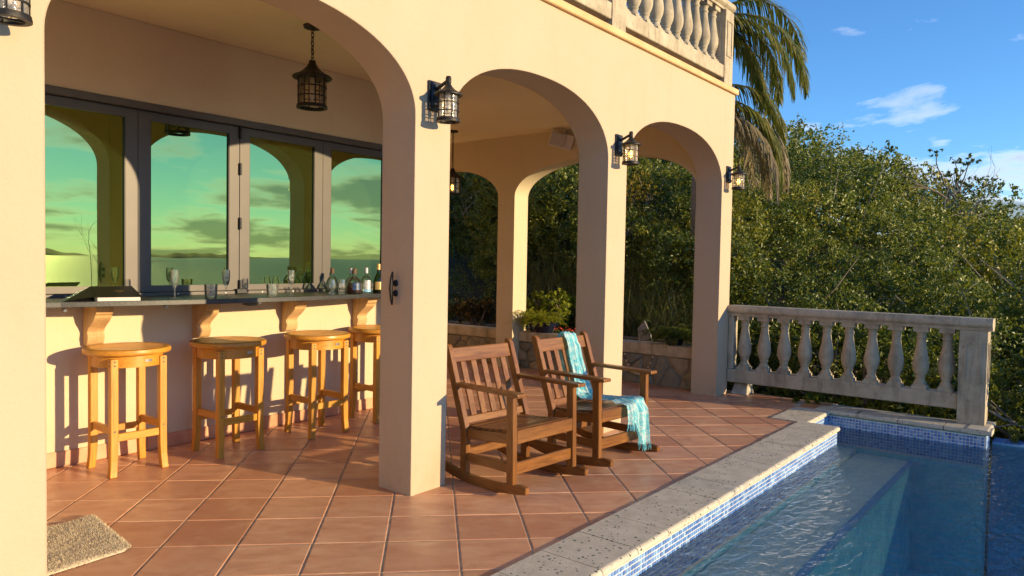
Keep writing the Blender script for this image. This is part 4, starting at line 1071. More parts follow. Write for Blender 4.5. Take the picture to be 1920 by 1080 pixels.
def wall_lantern(x, lab, lit, first=[None]):
    root = empty('wall_lantern', (x, 0, 2.078)); Y = -0.112
    sub = MB()
    tmp = empty('tmp')
    cage(tmp, 0.054, 0.135, 0.0, 'seeded_glass', 'bronze', 8, 2, 0.005); lantern_cap(tmp, 0.054, 0.140, 'bronze', 0.062)
    for ch in list(tmp.children): ch.parent = root; ch.location = (0, Y, 0)
    bpy.data.objects.remove(tmp)
    MB().box(-0.05, 0.05, -0.014, -0.0005, 0.058, 0.222).build('back_plate', M['black_iron'], root, bevel=0.004)
    MB().box(-0.036, 0.036, -0.022, -0.0142, 0.072, 0.208).build('back_plate', M['black_iron'], root, bevel=0.004)
    MB().beam((0, -0.02, 0.176), (0, Y - .012, 0.220), 0.014, 0.018).build('arm', M['bronze'], root, bevel=0.003)
    MB().lathe([(0.013, 0.196), (0.016, 0.200), (0.016, 0.228), (0.012, 0.236), (0.004, 0.238)], 14, (0, Y, 0)).build('finial', M['bronze'], root, smooth=True)
    MB().lathe([(0.011, 0.09), (0.011, 0.148)], 10, (0, Y, 0)).build('lamp_holder', M['offwhite_plastic'], root, smooth=True)
    MB().lathe([(0.003, 0.038), (0.012, 0.045), (0.016, 0.058), (0.013, 0.075), (0.009, 0.0895)], 12, (0, Y, 0)).build('bulb', M['bulb'] if lit else M['white_plate'], root, smooth=True)
    MB().tube([(0, -0.024, 0.09), (0.0, -0.04, 0.074), (0, -0.03, 0.058)], 0.006, 6).build('bracket_curl', M['bronze'], root)
    tag(root, lab, 'lantern', 'wall lanterns on the front columns'); return root
wall_lantern(-1.925, 'wall lantern on the near column beside the rug, mostly cut off at top', False)
wall_lantern(0.138, 'wall lantern with frosted grid glass on the middle column left of the second arch', False)
wall_lantern(2.140, 'lit wall lantern on the column between the second and third arches', True)
wall_lantern(4.285, 'lit wall lantern on the corner column, in front of the palm fronds', True)
def hanging_lantern(loc, drop, lab, lit):
    root = empty('hanging_lantern', loc); R = 0.088; H = 0.185; zb = -drop
    cage(root, R, H, zb, 'smoky_seeded_glass', 'bronze', 8, 2, 0.008); lantern_cap(root, R, zb + H + .006, 'bronze', 0.105)
    MB().lathe([(0.055, -0.018), (0.060, -0.008), (0.060, -0.0005)], 20).build('ceiling_plate', M['bronze'], root, smooth=True)
    ch = MB(); z = -0.02; k = 0; zt = zb + H + .115
    while z > zt + 0.01:
        pts = []
        for q in range(9):
            a = 2 * math.pi * q / 8; r_, h_ = 0.010 * math.cos(a), 0.019 * math.sin(a)
            pts.append((r_ if k % 2 else 0, 0 if k % 2 else r_, z - 0.016 + h_))
        ch.tube(pts, 0.0028, 5, cap=False); z -= 0.027; k += 1
    ch.build('chain', M['bronze'], root)
    MB().tube([(0, 0, -.02), (.012, .004, -.06), (-.004, .006, -.10), (.01, 0, zt)], 0.0022, 5).build('wire', M['black_iron'], root)
    MB().lathe([(0.014, zb + H * .55), (0.014, zb + H)], 10).build('lamp_holder', M['smoky_seeded_glass'] if False else M['offwhite_plastic'], root, smooth=True)
    MB().lathe([(0.003, zb + H * .22), (0.014, zb + H * .28), (0.018, zb + H * .38), (0.012, zb + H * .549)], 12).build('bulb', M['bulb'] if lit else M['white_plate'], root, smooth=True)
    return tag(root, lab, 'lantern', 'bronze lanterns hanging from the porch ceiling')
hanging_lantern((0.16, 1.15, 2.83), 0.525, 'bronze hanging lantern above the bar, under the first arch', False)
hanging_lantern((3.48, 3.03, 2.83), 0.735, 'lit hanging lantern on a long chain in front of the far greenery', True)

# ---- speaker under the ceiling
sp = tag(empty('loudspeaker', (4.06, 1.90, 2.70), rad(28)), 'small beige loudspeaker mounted under the porch ceiling by the end arch', 'speaker'); sp.rotation_euler = (rad(14), rad(-12), rad(40))
MB().prism([(-0.06, -0.085), (0.055, -0.085), (0.075, -0.05), (0.075, 0.05), (0.055, 0.085), (-0.06, 0.085)], 'y', -0.14, 0.13).build('cabinet', M['offwhite_plastic'], sp, bevel=0.018, seg=3)
MB().box(-0.078, -0.060, -0.05, 0.125, -0.072, 0.072).build('grille', M['speaker_cloth'], sp, bevel=0.012, seg=2)
MB().tube([(0, -0.02, 0.09), (0, -0.02, 0.128)], 0.012, 8).build('bracket', M['offwhite_plastic'], sp)
MB().lathe([(0.022, 0), (0.022, 0.008)], 14).build('bracket_knob', M['offwhite_plastic'], sp, loc=(0.0, -0.1405, 0), rot=(math.pi / 2, 0, 0))

# ---- cleat on the middle column
cl = tag(empty('rope_cleat', (-0.0005, 0.14, 1.147)), 'dark iron boat cleat screwed to the side of the middle column', 'cleat')
MB().tube([(-0.026, 0, -0.092), (-0.030, 0, -0.06), (-0.036, 0, 0), (-0.030, 0, 0.06), (-0.024, 0, 0.092)], [0.005, 0.010, 0.012, 0.010, 0.005], 10).build('horn', M['bronze'], cl, smooth=True)
for z in (-0.028, 0.028): MB().lathe([(0.020, 0), (0.018, 0.006), (0.010, 0.012), (0.010, 0.034)], 12).build('foot', M['bronze'], cl, smooth=True, loc=(0, 0, z), rot=(0, -math.pi / 2, 0))

# ---- rug
def rug():
    V = []; NU, NV = 260, 170
    A, B, C_, D = Vector((-1.263, 0.925, 0)), Vector((-1.318, 0.373, 0)), Vector((-2.30, 0.30, 0)), Vector((-2.25, 0.85, 0))
    for i in range(NU + 1):
        for j in range(NV + 1):
            u, v = i / NU, j / NV
            du = min(u, 1 - u) * 0.98; dv = min(v, 1 - v) * 0.55; r_ = 0.045
            if du < r_ and dv < r_:            # round the corners
                k = r_; qx, qy = k - du, k - dv; l = math.hypot(qx, qy)
                if l > k:
                    s_ = k / l; nu, nv = (k - qx * s_) / 0.98, (k - qy * s_) / 0.55
                    u = nu if u < .5 else 1 - nu; v = nv if v < .5 else 1 - nv
            p = A.lerp(B, v).lerp(D.lerp(C_, v), u)
            e = min(1, min(min(u, 1 - u) * 0.98, min(v, 1 - v) * 0.55) / 0.02)
            z = 0.004 + 0.013 * math.sqrt(e) + 0.005 * mnoise.noise(Vector((u * 9, v * 7, 0))) * e + 0.002 * mnoise.noise(Vector((u * 60, v * 40, 3))) * e + random.uniform(-.0008, .0008) * e
            V.append((p.x, p.y, max(0.002, z)))
    F = [(i * (NV + 1) + j, i * (NV + 1) + j + 1, (i + 1) * (NV + 1) + j + 1, (i + 1) * (NV + 1) + j) for i in range(NU) for j in range(NV)]
    return place('rug', np_mesh('rug', M['rug'], V, F, smooth=True))
rg_ = rug(); rv = np.zeros(len(rg_.data.vertices) * 3, np.float32); rg_.data.vertices.foreach_get('co', rv); rv = rv.reshape(-1, 3)
nf = 42000; pk = rv[RNG.integers(0, len(rv), nf)] + np.c_[RNG.normal(size=(nf, 2)) * 0.002, np.zeros(nf)]; pk[:, 2] -= 0.002
dr_ = np.c_[RNG.normal(size=(nf, 2)) * 0.55, np.ones(nf)]; dr_ /= np.linalg.norm(dr_, axis=1, keepdims=True); an = RNG.random(nf) * 6.28; wd_ = np.c_[np.cos(an), np.sin(an), np.zeros(nf)] * 0.0016
ln_ = RNG.uniform(0.006, 0.012, (nf, 1)); Vf = np.stack([pk - wd_, pk + wd_, pk + dr_ * ln_], 1).reshape(-1, 3)
tag(place('pile', np_mesh('pile', M['rug_pile'], Vf, np.arange(nf * 3).reshape(-1, 3)), rg_), kind='stuff')
tag(rg_, 'sand coloured bath rug on the terracotta tiles beside the near column', 'rug')

# ---- things on the bar
ZC = 1.0352
def glass_thing(name, prof, loc, mat, lab, cat, group, n=24):
    root = empty(name, loc); MB().lathe(prof, n, cap=False).build('bowl', M[mat], root, smooth=True, angle=60); return tag(root, lab, cat, group)
flute_p = [(0.001, 0.001), (0.030, 0.001), (0.029, 0.004), (0.008, 0.007), (0.0045, 0.014), (0.004, 0.050), (0.006, 0.068), (0.016, 0.085), (0.0235, 0.11), (0.0255, 0.14), (0.0235, 0.182), (0.0225, 0.182), (0.0243, 0.14), (0.0223, 0.11), (0.014, 0.087), (0.001, 0.078)]
def ice_cubes(root, pts, s):
    for k, (x, y, z) in enumerate(pts):
        MB().box(-s, s, -s, s, -s, s).build('ice_cube', M['ice'], root, bevel=s * .3, loc=(x, y, z), rot=(random.uniform(0, 3), random.uniform(0, 3), random.uniform(0, 3)))
for x, y, ic, lab in ((-0.520, 1.62, 0, 'empty champagne flute right of the black book'), (-0.150, 1.66, 1, 'champagne flute with ice beside the first tumbler'), (0.330, 1.62, 1, 'champagne flute with ice beside the second tumbler')):
    g = glass_thing('champagne_flute', flute_p, (x, y, ZC), 'drink_glass', lab, 'glass', 'champagne flutes on the bar')
    if ic: ice_cubes(g, [(0.004, 0, .112), (-.006, .004, .128), (.005, -.004, .144)], 0.009)
tum_p = [(0.001, 0.001), (0.034, 0.001), (0.036, 0.004), (0.041, 0.092), (0.038, 0.092), (0.0345, 0.016), (0.001, 0.014)]
for x, y, lab in ((-0.345, 1.50, 'cut glass tumbler full of ice, left of the window hinge'), (0.080, 1.47, 'cut glass tumbler full of ice, right of the window hinge')):
    g = glass_thing('tumbler', tum_p, (x, y, ZC), 'drink_glass', lab, 'glass', 'tumblers on the bar', 18)
    ice_cubes(g, [(-.013, -.010, .032), (.014, .008, .034), (-.006, .014, .055), (.012, -.012, .06), (-.012, 0, .076), (.010, .010, .078)], 0.012)
gc_p = [(0.001, 0.001), (0.024, 0.001), (0.024, 0.008), (0.012, 0.016), (0.012, 0.022), (0.026, 0.038), (0.032, 0.056), (0.028, 0.078), (0.0225, 0.112), (0.0213, 0.112), (0.0265, 0.078), (0.0303, 0.056), (0.024, 0.040), (0.001, 0.030)]
for x, y, lab in ((0.688, 1.62, 'tulip shaped whisky glass farther from the bottles'), (0.775, 1.61, 'tulip shaped whisky glass touching the rum bottle')):
    glass_thing('whisky_glass', gc_p, (x, y, ZC), 'drink_glass', lab, 'glass', 'whisky glasses on the bar')
def bottle(name, loc, body, H, mat, lab, liquid=None, labelmat=None, capmat='cork', sq=False, lab2=None, capl=0.03):
    root = empty(name, loc); n = 4 if sq else 24
    mb = MB(); mb.lathe(body, 28, cap=False); mb.build('glass_body', M[mat], root, smooth=True, angle=60)
    top = body[-1]
    MB().lathe([(top[0] + .002, top[1] - .012), (top[0] + .003, top[1] - .011), (top[0] + .003, top[1] + capl), (top[0] * .7, top[1] + capl + .003), (0.001, top[1] + capl + .003)], 16, cap=False).build('cap', M[capmat], root, smooth=True)
    if liquid:
        lm, zl = liquid; pr = [(0.001, 0.006)] + [(max(r - .004, .001), max(z, .007)) for r, z in body if .004 < z < zl] + [(max(table(zl, [(z, r) for r, z in body]) - .004, .001), zl), (0.001, zl)]
        MB().lathe(pr, 24, cap=False).build('liquid', M[lm], root, smooth=True, angle=60)
    for (lmn, z0, z1, spread) in (labelmat or []):
        mb = MB(); nn = 12; yaw0 = math.atan2(CAM.y - loc[1], CAM.x - loc[0]) + 0.35
        for i in range(nn + 1):
            a = yaw0 + (i / nn - .5) * spread
            for z in (z0, z1):
                r = table(z, [(z_, r_) for r_, z_ in body[1:]]) + .0012; mb.v.append((r * math.cos(a), r * math.sin(a), z))
        mb.f = [(i * 2, i * 2 + 2, i * 2 + 3, i * 2 + 1) for i in range(nn)]
        mb.build('label', M[lmn], root, smooth=True)
    return tag(root, lab, 'bottle', 'bottles at the end of the bar')
dec = [(0.001, 0.001), (0.044, 0.001), (0.048, 0.008), (0.050, 0.05), (0.047, 0.085), (0.036, 0.112), (0.018, 0.132), (0.0135, 0.142), (0.0135, 0.165)]
bottle('spirit_bottle', (0.830, 1.80, ZC), dec, 0.17, 'bottle_clear', 'clear round bottle with dark stopper behind the whisky glasses', None, None, 'cork')
bottle('spirit_bottle', (0.905, 1.62, ZC), [(r * 1.18, z) for r, z in dec], 0.17, 'bottle_clear', 'squat bottle of red brown rum with a dark blue label', ('rum', 0.085), [('label_blue', 0.03, 0.082, 1.1)], 'cork')
bottle('spirit_bottle', (1.015, 1.61, ZC), [(0.001, 0.001), (0.040, 0.001), (0.042, 0.006), (0.042, 0.112), (0.034, 0.126), (0.016, 0.140), (0.0125, 0.15), (0.0125, 0.172)], 0.17, 'bottle_clear', 'clear bottle with arched silver label and pale blue band', None, [('label_silver', 0.034, 0.105, 1.3), ('label_sky', 0.012, 0.033, 1.5)], 'label_silver')
bottle('spirit_bottle', (1.120, 1.585, ZC), [(0.001, 0.001), (0.040, 0.001), (0.043, 0.006), (0.043, 0.09), (0.040, 0.115), (0.026, 0.142), (0.0155, 0.165), (0.0125, 0.20)], 0.23, 'bottle_green', 'green bottle with gold label and gold foil neck beside the column', ('whisky', 0.09), [('label_gold', 0.03, 0.092, 2.0)], 'label_gold', capl=0.034)
bottle('spirit_bottle', (0.985, 1.76, ZC), dec, 0.17, 'bottle_clear', 'clear bottle half hidden behind the rum bottle', None, None, 'label_silver')
# book, tent-shaped: open and standing on its fore edges
bk = tag(empty('book', (-0.985, 1.66, ZC), rad(-14)), 'black hardback book with gold emblem lying tented open on the bar', 'book')
MB().hexa([(0.012, -0.095, 0.001), (0.235, -0.095, 0.001), (0.235, -0.080, 0.001), (0.012, -0.080, 0.001)], [(0.012, -0.092, 0.022), (0.235, -0.092, 0.022), (0.215, 0.055, 0.073), (0.012, 0.055, 0.073)]).build('pages', M['paper'], bk)
cv = MB(); cv.hexa([(0.0, -0.099, 0.0225), (0.242, -0.099, 0.0225), (0.215, 0.062, 0.078), (0.0, 0.062, 0.078)], [(0.0, -0.100, 0.0265), (0.242, -0.100, 0.0265), (0.215, 0.062, 0.082), (0.0, 0.062, 0.082)])
cv.hexa([(0.0, -0.099, 0.000), (0.010, -0.099, 0.000), (0.010, 0.062, 0.0779), (0.0, 0.062, 0.0779)], [(0.0, -0.099, 0.0265), (0.010, -0.099, 0.0265), (0.010, 0.062, 0.0815), (0.0, 0.062, 0.0815)])
cv.hexa([(-0.145, -0.07, 0.0), (-0.137, -0.07, 0.0), (0.0, -0.085, 0.0), (-0.01, -0.085, 0.0)][:4], [(-0.141, 0.06, 0.004), (-0.137, 0.06, 0.004), (0.0, 0.062, 0.082), (-0.004, 0.062, 0.082)])
cv.add([(-0.15, -0.06, 0.002), (-0.001, -0.098, 0.0262), (-0.001, 0.062, 0.0815), (-0.15, 0.075, 0.004)], [(0, 1, 2, 3)])
cv.build('cover', M['book_black'], bk)
em = MB()
for k in range(46):
    a = k * 0.55; r_ = 0.003 + 0.022 * random.random(); x = 0.135 + r_ * math.cos(a) * 1.25; yl = r_ * math.sin(a); y = -0.02 + yl; z = 0.0268 + (y + 0.1) * 0.3425 + 0.0012; s_ = random.uniform(.002, .005)
    em.add([(x - s_, y - s_ * .5, z - s_ * .17), (x + s_, y - s_ * .3, z - s_ * .1), (x + s_ * .6, y + s_ * .6, z + s_ * .2)], [(0, 1, 2)])
em.build('emblem', M['gold'], bk)

# ================================================================== VEGETATION
def at_px(px, py, X):
    d = RGT * ((px - 960) / 1361.57) - UPV * ((py - 540) / 1361.57) + FWD
    return CAM + d * ((X - CAM.x) / d.x)
def leaves(C, N, A, size, asp=0.45, fold=0.18):
    """C centres, N leaf normals, A long axes (n,3); size (n,) -> verts, quads (as 2 tris each)"""
    A = A / (np.linalg.norm(A, axis=1, keepdims=True) + 1e-9); N = N - A * (N * A).sum(1, keepdims=True); N /= (np.linalg.norm(N, axis=1, keepdims=True) + 1e-9)
    B = np.cross(N, A); s = size[:, None]
    p0 = C - A * s * 0.5; p2 = C + A * s * 0.5; side = B * s * asp * 0.5; up = N * s * fold
    mid = C - A * s * 0.04
    V = np.stack([p0, mid + side + up, p2, mid - side + up], 1).reshape(-1, 3); n = len(C)
    base = np.arange(n)[:, None] * 4
    F = np.concatenate([base + np.array([[0, 1, 2]]), base + np.array([[0, 2, 3]])], 1).reshape(-1, 3)
    return V, F
def unit(n): v = RNG.normal(size=(n, 3)); return v / np.linalg.norm(v, axis=1, keepdims=True)
def puff(c, r, nclus, per, lsize, squash=0.8, lower=-0.45):
    """clusters of leaves over a lumpy ball"""
    d = unit(nclus * 2); d = d[d[:, 2] > lower][:nclus]; k = len(d)
    rad_ = (0.62 + 0.42 * RNG.random((k, 1)) ** 0.7)
    cc_ = np.asarray(c) + d * rad_ * np.array([r, r, r * squash])
    cd = np.repeat(d, per, 0); n = len(cd)
    C = np.repeat(cc_, per, 0) + RNG.normal(size=(n, 3)) * r * 0.075
    A = cd * 0.6 + unit(n) * 0.9 + np.array([0, 0, -0.15]); N = cd * 0.55 + unit(n) * 0.75 + np.array([0.08, -0.32, 0.28])
    return C, N, A, lsize * RNG.uniform(0.65, 1.25, n)
class Foliage:
    def __init__(s): s.V = []; s.F = []; s.R = []; s.k = 0
    def add(s, C, N, A, size, rnd, **k):
        V, F = leaves(C, N, A, size, **k); s.V.append(V); s.F.append(F + s.k); s.k += len(V); s.R.append(np.repeat(rnd, 4))
    def raw(s, V, F, R): s.V.append(np.asarray(V, float)); s.F.append(np.asarray(F) + s.k); s.k += len(V); s.R.append(np.asarray(R, float))
    def mesh(s, name, mat): return np_mesh(name, mat, np.concatenate(s.V), np.concatenate(s.F), np.concatenate(s.R))

# ---- the hillside thicket, one mass
fo = Foliage(); tw = MB(); npf = 0
def jit(a): return random.uniform(-a, a)
def thicket_puff(x, y, g):
    global npf
    d_ = math.hypot(x - CAM.x, y - CAM.y); near = d_ < 12.5
    big = random.random() < 0.14
    r = g * random.uniform(0.72, 1.02) * (1.2 if big else 1)
    lump = 0.55 * mnoise.noise(Vector((x * .5, y * .5, 2.0))) + 0.35 * mnoise.noise(Vector((x * 1.2, y * 1.2, 5.0)))
    top = canopy(x, y) + lump + (0.25 if big else 0) + jit(.26); gr = ground_z(x, y)
    ls = random.choice((0.046, 0.056, 0.072)) if near else 0.072 if d_ < 16 else 0.10
    tone = min(1.0, max(0.05, 0.48 + 0.75 * mnoise.noise(Vector((x * .8, y * .8, 9.0))) + jit(.16))); asp = random.choice((0.42, 0.5, 0.6))
    nlay = 1 if d_ > 15 else 2 if x > 8.2 else max(2, min(6, int((top - gr) / (r * 1.05))))
    for lay in range(nlay):
        c_ = (x + jit(.12), y + jit(.12), top - r * .8 - lay * r * 1.15)
        C, N, A, sz = puff(c_, r, 64 if near else 54, 17 if near else 13, ls, 0.85)
        fo.add(C, N, A, sz, np.clip(tone * 0.8 + (RNG.random(len(C)) - .5) * 0.42 - 0.02, 0, 1), asp=asp)
    npf += 1
    if random.random() < (0.26 if near else 0.14):
        for q in range(random.randint(2, 5)):
            b = Vector((x + jit(r * .6), y + jit(r * .6), top - r * 1.2)); e = b + Vector((jit(.75), jit(.75), r * random.uniform(.9, 1.6))); md = b.lerp(e, .5) + Vector((jit(.06), jit(.06), 0))
            tw.tube([b, md, e], [0.013, 0.009, 0.003], 4, cap=False)
x = 5.25
while x < 27:
    g = 0.52 if x < 8.5 else 0.66 if x < 12 else 0.95 if x < 17 else 1.3
    y = -6.5
    while y < 24:
        yy = y + jit(g * .4); xx = x + jit(g * .4); y += g * 1.04
        th_ = math.degrees(math.atan2(yy - CAM.y, xx - CAM.x))
        if not (-16 < th_ < 56): continue
        if yy > 0.15 and xx < 5.9: continue
        if xx < 16 and mnoise.noise(Vector((xx * 1.1, yy * 1.1, 21.0))) < -0.16: continue
        thicket_puff(xx, yy, g)
    x += g * 1.0
for k in range(26):
    yy = 0.5 + k * 0.26; xx = 5.55 + jit(.15)
    if yy < 3.0 and k % 3: continue
    C, N, A, sz = puff((xx, yy, 0.48 + jit(.15)), 0.36, 46, 12, 0.065, 0.85, -0.9); fo.add(C, N, A, sz, np.clip(RNG.normal(0.45 + jit(.25), .16, len(C)), 0, 1))
th_o = tag(place('hillside_thicket', fo.mesh('hillside_thicket', M['leaf_thicket'])), 'dense olive green thicket of shrubs covering the hillside', 'shrubbery', kind='stuff')
tag(place('thicket_twigs', tw.mesh('thicket_twigs', M['dead_wood'], recalc=False), th_o), kind='stuff')
print('puffs', npf, 'leaves', fo.k // 4)

# ---- shrubs and trees that stand out
def branch(mb, p, d, L, r, depth, spread=0.6, tips=None, up=0.12):
    pts = [Vector(p)]; d = Vector(d).normalized(); n = 4
    for i in range(n):
        d = (d + Vector((jit(.22), jit(.22), jit(.22) + up * .5))).normalized(); pts.append(pts[-1] + d * L / n)
    mb.tube(pts, [r * (1 - .45 * i / n) for i in range(n + 1)], 6 if r > .012 else 4, cap=False)
    if depth == 0:
        if tips is not None: tips.append(pts[-1])
        return
    for k in range(random.choice((2, 2, 3))):
        a = random.uniform(0, 6.28); side = d.orthogonal().normalized(); side.rotate(Matrix.Rotation(a, 3, d))
        st = pts[random.choice((2, 3, 4))]
        branch(mb, st, d + side * random.uniform(spread * .6, spread * 1.3), L * random.uniform(.55, .8), r * .55, depth - 1, spread, tips, up)
def shrub(name, base, h, r, mat, lab, cat, nst=5, lsize=0.05, per=16, asp=0.45, tonemix=(0.2, 0.8), depth=2, puffr=0.16, nclus=10, group=None, trunkmat='bark'):
    root = empty(name, base); tips = []; mb = MB()
    for k in range(nst):
        a = 6.28 * k / nst + jit(.4); branch(mb, (0, 0, -0.05), (math.cos(a) * r / h * .9, math.sin(a) * r / h * .9, 1), h * .55, 0.018 + .012 * h, depth, 0.6, tips)
    mb.build('trunk', M[trunkmat], root)
    f = Foliage()
    for t_ in tips:
        C, N, A, sz = puff(t_, puffr, nclus, per, lsize, 0.9, -0.9); f.add(C, N, A, sz, np.clip(RNG.uniform(*tonemix, len(C)), 0, 1), asp=asp)
    if tips and per: place('crown', f.mesh('crown', M[mat]), root)
    return tag(root, lab, cat, group)
def dead_tree(name, base, h, lean, lab, depth=4, r=0.03):
    root = empty(name, base); mb = MB(); branch(mb, (0, 0, -.1), (lean[0], lean[1], 1), h * .42, r, depth, 0.75, None, 0.05); mb.build('trunk', M['dead_wood'], root); return tag(root, lab, 'dead tree')
gz = lambda x, y: ground_z(x, y)
def on_ground(px, X, dz=0.0): p = at_px(px, 540, X); return (p.x, p.y, gz(p.x, p.y) + dz)
random.seed(21)
shrub('golden_shrub', on_ground(1200, 7.6), 2.05, 0.9, 'leaf_gold', 'golden yellow flowering shrub seen through the third arch', 'shrub', 6, 0.05, 16, 0.5, (0, 1), 2, .19, 9)
shrub('flowering_shrub', tuple(at_px(1035, 600, 5.0).xy) + (0.36,), 0.62, 0.45, 'leaf_fern', 'leafy shrub with bright yellow green leaves behind the blue pot', 'shrub', 6, 0.055, 12, 0.5, (0.1, 0.7), 2, .10, 8)
shrub('croton_shrub', tuple(at_px(898, 600, 4.9).xy) + (0.36,), 0.45, 0.4, 'croton', 'dark bronze leaved shrub in the planter left of the far end column', 'shrub', 6, 0.06, 12, 0.5, (0, 1), 2, .10, 8)
shrub('young_shrub', (5.45, -0.95, -0.5), 1.15, 0.5, 'leaf_fern_dark', 'young yellow green shrub behind the balusters', 'shrub', 6, 0.06, 12, 0.5, (0.2, 1), 2, .12, 9)
shrub('young_shrub', (5.3, -2.75, -0.75), 1.35, 0.6, 'leaf_dark', 'dark leafy shrub just past the balustrade end post', 'shrub', 7, 0.06, 14, 0.5, (0.1, 1), 2, .14, 10)
shrub('airy_tree', on_ground(1795, 15.5, 0.7), 2.2, 0.8, 'leaf_dark', 'thin airy tree standing above the thicket on the skyline', 'tree', 2, 0.09, 8, 0.4, (0, .6), 2, .16, 5)
for px, X, h, ln, lab in ((1588, 7.3, 2.6, (-.15, -.1), 'bare grey branching tree in the thicket right of the palm'), (1130, 6.6, 2.9, (.1, -.35), 'bare twisted tree seen through the second arch'),
                          (905, 6.4, 2.2, (-.2, -.2), 'bare spindly bush behind the far end column'), (1665, 12.0, 3.0, (.3, -.55), 'leaning dead tree with a twig against the sky')):
    dead_tree('dead_tree', on_ground(px, X), h, ln, lab)

# ---- palm behind the corner of the villa
def frond(f, p0, d0, L, droop, lw, lean_len, twist=0.0, nl=58, hang=0.6):
    pts = [Vector(p0)]; d = Vector(d0).normalized(); n = 26
    for i in range(n):
        d = (d + Vector((0, 0, -droop / n * (0.4 + 1.6 * i / n)))).normalized(); pts.append(pts[-1] + d * L / n)
    V = []; F = []
    for i in range(nl):
        t_ = 0.10 + 0.9 * i / nl; q = t_ * n; k = min(int(q), n - 1); p = pts[k].lerp(pts[k + 1], q - k); dr = (pts[k + 1] - pts[k]).normalized()
        side = dr.cross(Vector((0, 0, 1))); side = side.normalized() if side.length > .05 else Vector((1, 0, 0))
        ll = lean_len * (math.sin(math.pi * min(1, t_ * .86 + .12)) ** 0.6) * random.uniform(.8, 1.12)
        for s_ in (-1, 1):
            dv = (side * s_ * random.uniform(.65, .95) + dr * random.uniform(.55, .9) + Vector((jit(.15), jit(.15), 0.15 + jit(.2)))).normalized()
            a = p.copy(); w_ = lw * random.uniform(.7, 1.2); k0 = len(V)
            wd = dv.cross(Vector((jit(.3), jit(.3), 1))).normalized(); nseg = 4
            for m_ in range(nseg + 1):
                ww = w_ * (1 - m_ / nseg) ** 0.7 * (0.6 if m_ == 0 else 1); V += [a - wd * ww / 2, a + wd * ww / 2]
                dv = (dv + Vector((0, 0, -hang * random.uniform(.35, .65)))).normalized(); a = a + dv * ll / nseg
            for m_ in range(nseg): b = k0 + m_ * 2; F += [(b, b + 1, b + 3), (b, b + 3, b + 2)]
    R = np.repeat(RNG.random(len(V) // 10), 10)
    f.raw([tuple(v) for v in V], F, R); return pts
pb = at_px(1312, 540, 6.35); pz = gz(pb.x, pb.y)
palm = tag(empty('palm_tree', (pb.x, pb.y, pz)), 'palm with drooping green and dry fronds behind the villa corner', 'palm tree')
CZp = 4.55 - pz
MB().tube([(0, 0, -.1), (.03, 0, 1.0), (-.02, .03, 2.2), (0, 0, CZp)], [.17, .13, .11, .10], 14).build('trunk', M['bark'], palm, smooth=True)
random.seed(5)
R2 = Vector((RGT.x, RGT.y, 0)).normalized(); F2 = Vector((FWD.x, FWD.y, 0)).normalized()
fr_spec = [(R2 * 1 + F2 * .1 + Vector((0, 0, .15)), 1.7, 2.9, 'palm_green', .85), (R2 * .8 + F2 * .1 + Vector((0, 0, -.2)), 1.5, 2.4, 'palm_green', .9), (R2 * 1 + Vector((0, 0, .35)), 1.95, 2.6, 'palm_green', .75), (R2 * 1 + F2 * .2 + Vector((0, 0, .9)), 1.9, 2.6, 'palm_green', .7), (R2 * .9 - F2 * .3 + Vector((0, 0, .1)), 1.75, 2.6, 'palm_green', .8),
           (R2 * .9 + F2 * .35 + Vector((0, 0, -.05)), 1.7, 2.4, 'palm_green', .7)]
low_spec = [(R2 * .9 + F2 * .05 + Vector((0, 0, .45)), 1.7, 3.1, 'palm_green', .9, -.95), (R2 * 1 - F2 * .1 + Vector((0, 0, .15)), 1.75, 3.2, 'palm_green', .9, -1.05), (R2 * 1 + F2 * .1 + Vector((0, 0, .3)), 1.85, 3.0, 'palm_dry', .9, -1.15), (R2 * .8 + F2 * .5 + Vector((0, 0, .2)), 1.7, 3.0, 'palm_dry', .9, -1.1),
            (R2 * .95 - F2 * .35 + Vector((0, 0, .1)), 1.7, 3.2, 'palm_dry', .9, -1.25), (R2 * .7 + Vector((0, 0, .0)), 1.6, 3.0, 'palm_dry', .9, -1.2)]
for sp_ in fr_spec: 
    f = Foliage(); pts = frond(f, (0, 0, CZp), sp_[0], sp_[1], sp_[2], .026, .50, 0, 84, sp_[4]); o = place('frond', f.mesh('frond', M[sp_[3]]), palm)
    place('rachis', MB().tube(pts[::3], [.016, .014, .012, .010, .008, .006, .005, .004, .003], 5, cap=False).mesh('rachis', M['bark'], recalc=False), o)
for sp_ in low_spec:
    f = Foliage(); pts = frond(f, (0, 0, CZp + sp_[5]), sp_[0], sp_[1], sp_[2], .024, .48, 0, 84, sp_[4]); o = place('frond', f.mesh('frond', M[sp_[3]]), palm)
    place('rachis', MB().tube(pts[::3], [.016, .014, .012, .010, .008, .006, .005, .004, .003], 5, cap=False).mesh('rachis', M['bark'], recalc=False), o)
for k in range(9):
    a = 2 * math.pi * k / 9 + .2; dv = Vector((math.cos(a), math.sin(a), random.uniform(.2, 1.1)))
    if dv.dot(R2) > .5: continue
    f = Foliage(); frond(f, (0, 0, CZp), dv, 1.8, 2.3, .022, .42, 0, 50, .7); place('frond', f.mesh('frond', M['palm_green']), palm)

